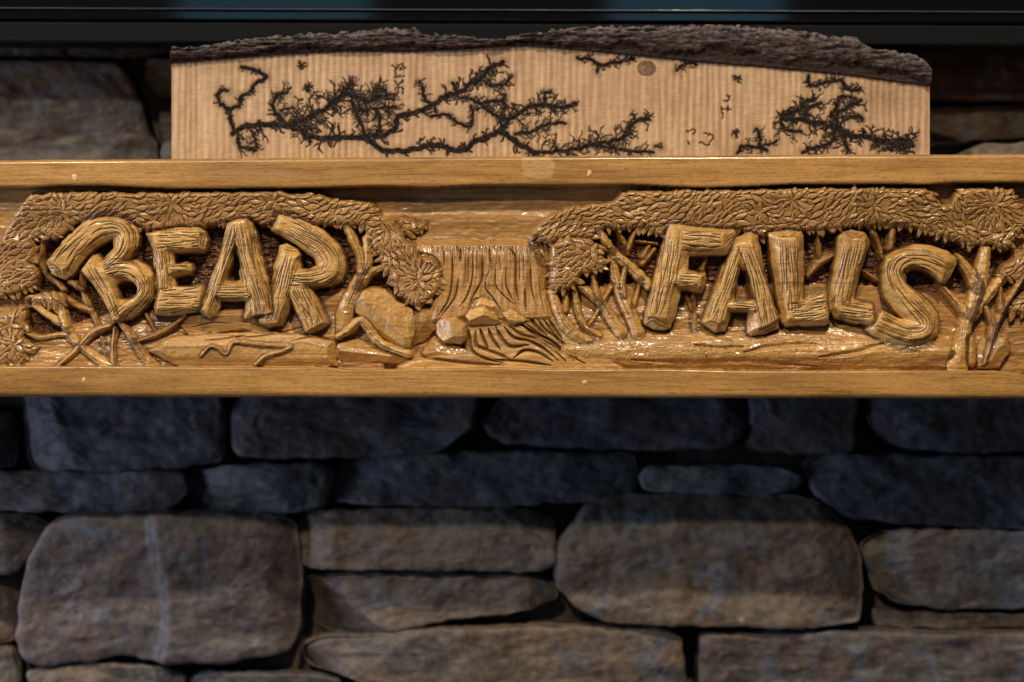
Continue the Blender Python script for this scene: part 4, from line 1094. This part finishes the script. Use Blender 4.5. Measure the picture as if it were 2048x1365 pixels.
licht(600, fA, [(1370, 892), (1500, 890), (1640, 870), (1720, 842), (1820, 830), (1900, 800), (1932, 742), (1990, 702), (2045, 700)], 3.0, (12, 26), .7)
licht(600, fA, [(1700, 850), (1900, 880), (2060, 895)], 2.4, (10, 20), .8)
licht(600, fA, [(965, 570), (1060, 612), (1120, 662), (1192, 700)], 2.8, (12, 24), .8)
licht(600, fA, [(1060, 604), (1192, 590)], 2.4, (10, 18), .9)
licht(600, fA, [(1000, 620), (1012, 690), (992, 742), (900, 702), (862, 672), (770, 682)], 2.2, (6, 12), .7)
licht(600, fA, [(762, 612), (722, 560), (722, 512), (702, 482)], 2.2, (8, 16), .8)
licht(600, fA, [(1062, 472), (1122, 502), (1200, 492), (1242, 452)], 2.4, (10, 20), .8)
licht(600, fA, [(1195, 560), (1196, 700)], 3.2, (6, 12), .7)
licht(600, fA, [(900, 480), (910, 540)], 2.4, (6, 10), .9)
licht(600, fA, [(1620, 342), (1700, 350), (1750, 382), (1850, 368), (1955, 350)], 2.6, (7, 14), .9)
licht(600, fA, [(1750, 380), (1742, 425)], 2.0, (4, 8), .6)
for pts in ([(535, 375), (560, 400), (600, 380), (585, 420), (620, 400)], [(555, 410), (560, 450), (612, 440)], [(555, 470), (575, 500), (610, 470)], [(555, 520), (590, 510), (600, 550)], [(575, 500), (570, 550)]):
    licht(600, fA, pts, .9, (3, 6), .3, 0)
for (x0, f, cx, cy) in ((0, fA, 1765, 385), (0, fA, 1805, 515), (600, fA, 45, 515), (1300, fC, 470, 730), (1300, fC, 480, 432)):
    for k in range(7): twig(x0 + cx / f, cy / f, k * .9, 8, 1.4, 2)
    bstroke([(x0 + cx / f - 1, cy / f), (x0 + cx / f + 1, cy / f)], 2.4, 8)
licht(1300, fC, [(1440, 800), (1380, 770), (1300, 782), (1200, 752), (1100, 742), (1040, 712), (980, 690), (880, 668), (800, 655), (715, 655)], 4.0, (12, 24), .9, dep=4)
licht(1300, fC, [(720, 660), (760, 620), (820, 600), (850, 560), (900, 545)], 3.4, (10, 20), .95)
licht(1300, fC, [(1040, 712), (1020, 650), (1060, 600), (1150, 560)], 3.0, (12, 22), .95, dep=4)
licht(1300, fC, [(990, 640), (1030, 580), (1050, 530), (1130, 545)], 2.6, (10, 18), .9)
licht(1300, fC, [(840, 650), (870, 600), (940, 560)], 2.4, (10, 20), .9)
licht(1300, fC, [(1060, 660), (1140, 640), (1170, 660)], 2.4, (8, 16), .9)
licht(1300, fC, [(1010, 700), (1000, 780), (900, 812), (840, 840)], 2.8, (12, 22), .9)
licht(1300, fC, [(1060, 740), (1085, 830)], 2.8, (12, 20), .9)
licht(1300, fC, [(720, 650), (740, 710), (830, 720)], 2.6, (10, 20), .9)
licht(1300, fC, [(485, 835), (512, 802), (600, 812), (640, 830)], 2.6, (8, 14), .7)
licht(1300, fC, [(600, 812), (602, 745), (590, 702)], 2.2, (8, 16), .9)
licht(1300, fC, [(600, 812), (700, 772)], 2.0, (8, 14), .8)
licht(1300, fC, [(872, 420), (880, 470), (960, 458), (1050, 440), (1082, 490), (1152, 492)], 2.8, (7, 14), .95)
licht(1300, fC, [(150, 385), (200, 350), (262, 352)], 2.0, (8, 14), .8)
licht(1300, fC, [(20, 800), (70, 810)], 1.4, (5, 9), .8)
for pts in ([(385, 600), (440, 600)], [(395, 585), (400, 650)], [(430, 585), (430, 615)], [(400, 550), (440, 545), (430, 520)], [(200, 720), (245, 715), (240, 740)], [(205, 780), (225, 790)], [(275, 785), (320, 790), (345, 740), (300, 735)]):
    licht(1300, fC, pts, 1.0, (2, 4), .2, 0)
for k in range(46): twig(1300 + br.uniform(1270, 1430) / fC, br.uniform(765, 835) / fC, br.uniform(0, 6.3), br.uniform(6, 14), br.uniform(1.2, 2.2), 2)
bstroke([(1300 + 1260 / fC, 800 / fC), (1300 + 1430 / fC, 800 / fC)], .5, 14)
d = np.hypot((BX - 1293) / 19, (BY - 137) / 16); bsoft = np.maximum(bsoft, .55 * (d < 1) * (.8 + .4 * vn(BX / 3, BY / 3, 4)))
d = np.hypot((BX - 1775) / 60, (BY - 195) / 30); bsoft = np.maximum(bsoft, .22 * np.exp(-d ** 2))
rag = .75 + .5 * vn(BX / 2.2, BY / 2.2, 61)
BB = np.clip(bb * rag, 0, 1); HALO = np.clip(1.5 * bsoft * (.7 + .6 * vn(BX / 5, BY / 5, 6)), 0, .85)
ph = BX / 13.6 + .7 * vn(BX / 45, BY / 400, 3) + .12 * vn(BX / 30, BY / 25, 13) + (BY / 900)
ribw = .5 + .5 * np.sin(2 * math.pi * ph)
ribamp = .3 + .75 * vn(BX / 38, BY / 110, 23) * (.55 + .45 * vn(BX / 9, BY / 14, 24))
RIB = (1 - ribw) ** 1.6 * ribamp
edge_y = np.interp(bx, bnd_x, bnd_y)
BYc = np.maximum(BY, edge_y[None, :])
ydep = YB + (.00045 * (1 - ribw) * ribamp + .0012 * bb - .0004 * fbm(BX / 9, BY / 9, 71, 2))
k_ = (1 + YB / D) * PX
VX_, VZ_ = (BX - CX) * k_, (CY - BYc) * k_
nr, nc = BX.shape
o = mesh_obj('board_face', np.stack([VX_, ydep, VZ_], -1).reshape(-1, 3), grid_faces(nr, nc), M_BOARD, board, True, {'burn': BB.reshape(-1), 'halo': HALO.reshape(-1), 'rib': RIB.reshape(-1)})
# the board's thickness: sides, back
zl = (CY - 330) * k_
za, zb2 = (CY - 127) * k_, (CY - 173) * k_
xa, xb_ = (343 - CX) * k_, (bx[-1] - CX) * k_
V = [(xa, YB + .0003, za), (xa, YB + .0003, zl), (xa, YB + BT, zl), (xa, YB + BT, za), (xb_, YB + .0003, zb2), (xb_, YB + .0003, zl), (xb_, YB + BT, zl), (xb_, YB + BT, zb2)]
mesh_obj('board_side', V, [(0, 3, 2, 1), (4, 5, 6, 7), (3, 7, 6, 2)], M_BOARD, board, False, {'burn': [0] * 8, 'rib': [0.3] * 8})
# bark
tx = [343, 347, 400, 430, 470, 500, 560, 620, 700, 740, 780, 830, 842, 880, 940, 960, 1010, 1040, 1090, 1120, 1160, 1220, 1300, 1360, 1430, 1500, 1560, 1620, 1660, 1700, 1720, 1735, 1780, 1830, 1850, 1858]
ty = [108, 94, 93, 89, 83, 77, 73, 69, 66, 62, 58, 58, 70, 70, 72, 77, 77, 70, 67, 58, 54, 55, 53, 52, 50, 53, 58, 66, 76, 74, 80, 94, 103, 112, 125, 140]
cx_ = np.arange(343, 1859.5, 2.2); nf, nb = 24, 8
top_ = np.interp(cx_, tx, ty) + fbm(cx_ / 9, cx_ * 0, 300, 4) * 11 + 1; bot_ = np.interp(cx_, bnd_x, bnd_y) + 1.0
rows = []; grey = []; inner = []
lay = .62 + .5 * (fbm(cx_ / 60, cx_ * 0, 310, 3))            # where the outer plates end over the inner bark
for r in range(nf + 1):
    t = r / nf
    py = bot_ * (1 - t) + top_ * t
    bul = .0015 + .004 * np.sin(math.pi * min(t * .55 + .1, 1)) + .0045 * sstep(lay - .35, lay - .25, t + 0 * cx_)
    nz = fbm(cx_ / 30, py / 4, 320, 4) * .008 * (0.25 + t) + fbm(cx_ / 6, py / 3, 321, 2) * .0022
    y = YB - bul - nz + .0035 * (t > .93) + .002 * (t == 1)
    if r == 0: y = y * 0 + YB + .0008
    kk = (1 + YB / D) * PX
    rows.append(np.column_stack([(cx_ - CX) * kk, y, (CY - py) * kk]))
    gr = np.clip((t - .60) * 2.2, 0, 1) * np.clip(.5 + 3.0 * fbm(cx_ / 8, py / 3, 330, 3), 0, 1)
    gr = np.maximum(gr, .8 * np.exp(-((t - .06) / .05) ** 2) * (cx_ > 1000) * .7)
    grey.append(gr * .75); inner.append(np.clip(1 - sstep(lay - .42, lay - .3, t + 0 * cx_), 0, 1) * .85)
for r in range(1, nb + 1):
    t = r / nb
    y = YB + .001 + t * BT
    py = top_ + 1.0 * t * 6 - 3 * math.sin(math.pi * t) + fbm(cx_ / 8, cx_ * 0 + t * 9, 340, 3) * 8
    rows.append(np.column_stack([(cx_ - CX) * kk, y + 0 * cx_, (CY - py) * kk])); grey.append(np.full(len(cx_), .5)); inner.append(np.zeros(len(cx_)))
V = np.concatenate(rows)
mesh_obj('bark', V, grid_faces(nf + nb + 1, len(cx_))[:, ::-1], M_BARK, board, True, {'grey': np.concatenate(grey), 'inner': np.concatenate(inner)})
# broken ends of the bark
for e in (0, len(cx_) - 1):
    fr = [rows[r][e] for r in range(nf + 1)]; V = fr + [(p_[0], YB + BT, p_[2]) for p_ in fr]
    mesh_obj('bark_end', V, [(i, i + 1, nf + 2 + i, nf + 1 + i) for i in range(nf)], M_BARK, board, True, {'grey': [.2] * len(V), 'inner': [.3] * len(V)})

# =================================================================== STONE WALL
m = NT('field_stone')
oi = m.n('ShaderNodeObjectInfo')
c = m.coord((1, 1, 1), 'Object')
n1 = m.noise(c, 9, 5, .6, .5); n2 = m.noise(c, 34, 6, .65); n3 = m.noise(c, 120, 4, .6)
base = m.mix(m.ramp(n1, [(.38, 0.0), (.62, 1.0)]), oi.outputs['Color'], m.mix(1.0, oi.outputs['Color'], (1.15, .95, .78), 'MULTIPLY'))
base = m.mix(1.0, base, m.ramp(n2, [(.30, (.66, .67, .69)), (.5, (.96, .96, .96)), (.70, (1.22, 1.2, 1.18))]), 'MULTIPLY')
base = m.mix(m.ramp(m.noise(c, 18, 4, .5, 1.5), [(.56, 0.0), (.66, .55)]), base, (.10, .125, .17))
base = m.mix(m.ramp(m.noise(m.coord((1, 1, 2)), 24, 5, .7), [(.66, 0.0), (.74, .5)]), base, (.42, .37, .36))
base = m.mix(1.0, base, m.ramp(n3, [(.34, (.62, .62, .64)), (.5, (.98, .98, .98)), (.66, (1.35, 1.33, 1.3))]), 'MULTIPLY')
m.l(base, m.p.inputs['Base Color'])
m.l(m.ramp(n2, [(.3, .5), (.7, .72)]), m.p.inputs['Roughness'])
nn = m.bump(n2, .28, .004); nn = m.bump(n3, .6, .0015, nn); m.l(nn, m.p.inputs['Normal'])
M_STONE = m.m
m = NT('dark_mortar')
nz = m.noise(m.coord((1, 1, 1)), 70, 5)
m.l(m.ramp(nz, [(.3, (.035, .028, .024)), (.7, (.12, .095, .075))]), m.p.inputs['Base Color']); m.p.inputs['Roughness'].default_value = .95
m.l(m.bump(nz, .8, .004), m.p.inputs['Normal'])
M_MORTAR = m.m

wall = empty('stone_wall', 'chimney wall of irregular grey and brown field stones behind the mantel', 'stone wall')
YW = 0.185
kf = (1 + .215 / D) * PX
nr_, nc_ = 60, 140
mx, mz = np.meshgrid(np.linspace(-1.1, 1.1, nc_), np.linspace(-.75, .75, nr_))
my = .216 + fbm(mx * 30, mz * 30, 400, 3) * .012
mesh_obj('mortar', np.stack([mx, my, mz], -1).reshape(-1, 3), grid_faces(nr_, nc_), M_MORTAR, wall)

BL, BR, GR, TA = (.076, .080, .088), (.085, .070, .060), (.080, .074, .072), (.118, .100, .086)
stones = [
    ([(-260, 800), (20, 828), (28, 880), (26, 935), (-260, 940)], BL, 0, 0),
    ([(42, 770), (250, 765), (446, 770), (448, 850), (446, 922), (350, 936), (200, 940), (60, 938), (48, 870)], BL, .002, 0),
    ([(456, 768), (960, 768), (950, 850), (872, 904), (700, 912), (560, 915), (470, 911), (457, 850)], GR, -.002, 0),
    ([(962, 840), (1000, 802), (1010, 768), (1250, 765), (1482, 768), (1492, 860), (1460, 895), (1300, 900), (1140, 895), (1010, 885), (975, 868)], BL, .004, 0),
    ([(1500, 768), (1716, 768), (1713, 904), (1600, 906), (1502, 900)], GR, 0, 0),
    ([(1726, 768), (2300, 768), (2300, 900), (1920, 905), (1795, 892), (1752, 862)], BL, -.004, 0),
    ([(-260, 946), (100, 944), (368, 942), (380, 985), (340, 1018), (250, 1030), (130, 1022), (-260, 1020)], GR, .004, 0),
    ([(376, 946), (480, 932), (640, 930), (664, 950), (656, 1008), (560, 1030), (480, 1022), (386, 1015)], BL, -.006, 2),
    ([(674, 926), (700, 912), (900, 906), (1100, 906), (1265, 911), (1276, 950), (1264, 1000), (1100, 1004), (1000, 1016), (800, 1010), (668, 1005)], BL, .004, 0),
    ([(1280, 952), (1300, 936), (1450, 932), (1560, 935), (1608, 955), (1600, 975), (1550, 988), (1400, 985), (1290, 982)], (.12, .135, .15), -.002, 0),
    ([(1612, 930), (1650, 910), (1850, 915), (2300, 915), (2300, 1060), (1950, 1054), (1800, 1044), (1690, 1034), (1640, 1000), (1615, 960)], BL, 0, 0),
    ([(-260, 1032), (50, 1030), (92, 1046), (70, 1095), (20, 1150), (-260, 1158)], GR, 0, 0),
    ([(-260, 1168), (20, 1160), (40, 1150), (42, 1200), (24, 1284), (-260, 1290)], BR, .01, 0),
    ([(97, 1050), (130, 1034), (350, 1029), (560, 1033), (592, 1046), (600, 1150), (596, 1260), (572, 1308), (430, 1330), (330, 1328), (250, 1312), (200, 1320), (90, 1336), (40, 1322), (30, 1280), (40, 1190), (62, 1110)], (.092, .078, .077), -.012, 1),
    ([(612, 1026), (800, 1019), (1060, 1023), (1106, 1045), (1115, 1125), (1080, 1142), (900, 1140), (620, 1137), (579, 1108), (584, 1066)], TA, -.006, 0),
    ([(606, 1165), (640, 1150), (800, 1146), (1060, 1150), (1108, 1168), (1116, 1196), (1050, 1222), (900, 1238), (800, 1262), (700, 1272), (640, 1260), (612, 1220)], (.104, .090, .083), -.002, .4),
    ([(600, 1296), (640, 1276), (730, 1272), (850, 1262), (1100, 1255), (1340, 1258), (1364, 1280), (1372, 1460), (900, 1460), (700, 1352), (612, 1330)], TA, -.006, .3),
    ([(1118, 1090), (1180, 1012), (1230, 994), (1420, 990), (1600, 993), (1650, 1010), (1700, 1060), (1722, 1112), (1726, 1180), (1722, 1246), (1600, 1258), (1480, 1252), (1330, 1250), (1220, 1244), (1150, 1214), (1115, 1168)], (.098, .085, .076), -.014, 0),
    ([(1727, 1090), (1760, 1064), (1850, 1060), (2300, 1068), (2300, 1212), (1900, 1220), (1800, 1206), (1752, 1180), (1736, 1130)], (.13, .12, .115), .000, 0),
    ([(1745, 1216), (1800, 1226), (2300, 1234), (2300, 1258), (1750, 1252)], BR, .012, 0),
    ([(1400, 1268), (1600, 1264), (2300, 1272), (2300, 1480), (1402, 1480)], (.082, .072, .072), -.006, 0),
    ([(50, 1344), (200, 1326), (330, 1336), (372, 1350), (360, 1400), (250, 1410), (80, 1410)], TA, .002, 0),
    ([(378, 1352), (450, 1344), (640, 1352), (680, 1362), (670, 1460), (378, 1460)], GR, .002, 0),
    ([(-260, 1298), (25, 1296), (36, 1332), (40, 1460), (-260, 1460)], GR, .004, 0),
    ([(-260, 122), (100, 124), (230, 127), (262, 155), (280, 210), (287, 250), (308, 290), (314, 350), (-260, 350)], (.062, .056, .056), .000, 0),
    ([(-260, 40), (200, 40), (345, 50), (342, 98), (300, 113), (150, 113), (-260, 108)], (.07, .052, .046), .012, 0),
    ([(287, 122), (420, 118), (420, 190), (312, 192), (292, 162)], (.06, .05, .048), .012, 0),
    ([(318, 202), (430, 202), (430, 350), (328, 350)], (.06, .05, .048), .012, 0),
    ([(1740, 40), (2300, 40), (2300, 196), (1950, 198), (1800, 190), (1740, 150)], (.060, .038, .030), .006, 0),
    ([(1740, 225), (1950, 212), (2300, 212), (2300, 262), (1950, 280), (1740, 310)], (.065, .050, .040), .012, 0),
    ([(1740, 340), (1880, 322), (1960, 292), (2300, 278), (2300, 360), (1740, 360)], (.12, .105, .098), .000, 0),
]
def stone(k, poly, colr, dy, ridge):
    P = np.array(poly, float); n = len(P)
    # resample with softened corners
    Q = []
    for i in range(n):
        a, b_, c_ = P[i - 1], P[i], P[(i + 1) % n]
        r1 = min(14, np.hypot(*(a - b_)) * .3); r2 = min(14, np.hypot(*(c_ - b_)) * .3)
        p1 = b_ + (a - b_) / (np.hypot(*(a - b_)) + 1e-9) * r1; p2 = b_ + (c_ - b_) / (np.hypot(*(c_ - b_)) + 1e-9) * r2
        for t in (0, .33, .67, 1): Q.append((1 - t) ** 2 * p1 + 2 * t * (1 - t) * b_ + t * t * p2)
    Q = np.array(Q); cl = np.vstack([Q, Q[:1]])
    ln = np.hypot(*np.diff(cl, axis=0).T); cum = np.concatenate([[0], np.cumsum(ln)])
    N = int(min(260, max(90, cum[-1] / 6)))
    sv = np.linspace(0, cum[-1], N, endpoint=False)
    R = np.column_stack([np.interp(sv, cum, cl[:, 0]), np.interp(sv, cum, cl[:, 1])])
    ORI = 1 if sum(P[i][0] * P[(i + 1) % n][1] - P[(i + 1) % n][0] * P[i][1] for i in range(n)) > 0 else -1
    nrm = np.roll(R, -1, 0) - np.roll(R, 1, 0); nrm = np.column_stack([nrm[:, 1], -nrm[:, 0]]); nrm /= np.hypot(*nrm.T)[:, None] + 1e-9
    R = R + nrm * (fbm(R[:, 0] / 26, R[:, 1] / 26, 500 + k, 3) * 9)[:, None]
    R = R + nrm * ORI * 3.0
    x0, x1, y0, y1 = R[:, 0].min(), R[:, 0].max(), R[:, 1].min(), R[:, 1].max()
    hh = (y1 - y0) / 2; cy = (y0 + y1) / 2
    # rings shrink on to a spine that runs along the stone
    spx = np.clip(R[:, 0], x0 + min(hh, (x1 - x0) / 2) * .95, x1 - min(hh, (x1 - x0) / 2) * .95)
    spine = np.column_stack([spx, np.full(N, cy)])
    yw = YW + dy; k2 = (1 + yw / D) * PX
    facets = []
    for _ in range(3):
        an = random.uniform(0, 2 * math.pi); hx = abs(math.cos(an)) * (x1 - x0) / 2 + abs(math.sin(an)) * hh
        facets.append((math.cos(an), math.sin(an), hx * random.uniform(.45, .8), random.uniform(.00006, .00020)))
    V = []; rings = [(1.035, .045), (1.015, .016), (1.004, .0065), (.99, .002), (.965, .0006), (.92, .0)] + [(r, -.0006) for r in np.linspace(.86, .0, 34)]
    tx_, tz_ = random.uniform(-.006, .006), random.uniform(-.012, .012)
    for (r, yb) in rings:
        Pn = spine + (R - spine) * r
        disp = fbm(Pn[:, 0] / 95, Pn[:, 1] / 60, 600 + k * 5, 2) * .009 + (np.abs(fbm(Pn[:, 0] / 46, Pn[:, 1] / 30, 900 + k, 3)) - .12) * .004 + fbm(Pn[:, 0] / 12, Pn[:, 1] / 9, 950 + k, 3) * .0012
        if ridge == 1:   # vertical pale seam down the middle of the big left stone
            xr_ = 320 + 14 * np.sin(Pn[:, 1] / 60); disp = disp - .011 * sstep(xr_ - 16, xr_ + 12, Pn[:, 0]) * np.exp(-np.clip(Pn[:, 0] - xr_, 0, 999) / 130)
        elif ridge == 2: disp = disp + np.clip((470 + (Pn[:, 1] - 930) * 1.0) - Pn[:, 0] + 25, 0, 200) / 90 * .013
        elif ridge > 0:  # broken lower left corner
            q = np.clip(((x0 + 90 - Pn[:, 0]) * .6 + (Pn[:, 1] - (cy - 5)) * .8) / 60, 0, 1); disp += q * .026 * ridge * 2
        for (fx, fy, fd, fs) in facets: disp = disp + np.clip((Pn[:, 0] - (x0 + x1) / 2) * fx + (Pn[:, 1] - cy) * fy - fd, 0, 400) * fs
        wgt = 1 if r < .99 else .6
        y = yw + yb + disp * wgt + tz_ * (Pn[:, 1] - cy) / 100 * .6
        V.append(np.column_stack([(Pn[:, 0] - CX) * k2, y, (CY - Pn[:, 1]) * k2]))
    V = np.concatenate(V); nrn = len(rings)
    a = np.arange(nrn * N).reshape(nrn, N); b_ = np.roll(a, -1, 1)
    F = np.stack([a[:-1], a[1:], b_[1:], b_[:-1]], -1).reshape(-1, 4)
    o = mesh_obj('stone', V, F, M_STONE, wall)
    o.color = (*colr, 1)
    return o
for k, (pl, cl_, dy, rg) in enumerate(stones): stone(k, pl, cl_, dy, rg)

# =================================================================== TELEVISION
m = NT('gloss_black_glass'); m.p.inputs['Base Color'].default_value = (.004, .004, .005, 1); m.p.inputs['Roughness'].default_value = .045
m.l(m.bump(m.noise(m.coord((3, 3, 40)), 5, 2), .02, .001), m.p.inputs['Normal']); M_GLASS = m.m
m = NT('satin_black_plastic'); m.l(m.ramp(m.noise(m.coord((200, 200, 200)), 3, 3), [(.3, (.0035, .0045, .0065)), (.7, (.005, .0065, .009))]), m.p.inputs['Base Color']); m.p.inputs['Roughness'].default_value = .6; m.p.inputs['Specular IOR Level'].default_value = .08; M_SATIN = m.m
m = NT('polished_bezel_lip'); m.p.inputs['Base Color'].default_value = (.30, .30, .31, 1); m.p.inputs['Metallic'].default_value = .9; m.p.inputs['Roughness'].default_value = .16
m.l(m.bump(m.noise(m.coord((12, 60, 60)), 6, 3), .15, .0008), m.p.inputs['Normal']); M_LIP = m.m
tv = empty('television', 'black flat television hanging above the mantel, only its glossy bottom edge in view', 'television')
YT = .10
def bar(name, py0, py1, yf, yb, mat, rnd=.0012):
    k = (1 + YT / D) * PX
    xL, xR = -.78, .78
    z1, z0 = (CY - py0) * k, (CY - py1) * k
    r = min(rnd, (z1 - z0) * .45)
    prof = [(yb, z1), (yf + r, z1), (yf + r * .3, z1 - r * .3), (yf, z1 - r), (yf, z0 + r), (yf + r * .3, z0 + r * .3), (yf + r, z0), (yb, z0)]
    V = []; n = len(prof); NXX = 30
    for i in range(NXX + 1):
        x = xL + (xR - xL) * i / NXX
        tilt = -(x / (k)) * (8.0 / 2048) * k       # the set hangs a touch out of level
        V += [(x, y, z + tilt) for (y, z) in prof]
    F = [(i * n + j, i * n + (j + 1) % n, (i + 1) * n + (j + 1) % n, (i + 1) * n + j) for i in range(NXX) for j in range(n)]
    return mesh_obj(name, V, F, mat, tv, False)
bar('screen', -760, 19, YT + .006, YT + .02, M_GLASS, .0004)
bar('bezel_lip', 19.3, 22.2, YT - .0015, YT + .018, M_LIP, .0006)
bar('glossy_bezel', 22.6, 42.5, YT + .001, YT + .02, M_GLASS, .0015)
bar('lower_casing', 46.5, 88, YT + .002, YT + .045, M_SATIN, .002)
bar('rear_casing', -700, 60, YT + .021, YT + .06, M_SATIN, .002)
print('leaves', len(LEAVES), 'parts', len(PARTS), 'tris', sum(len(o.data.polygons) * 2 for o in S.objects if o.type == 'MESH'))
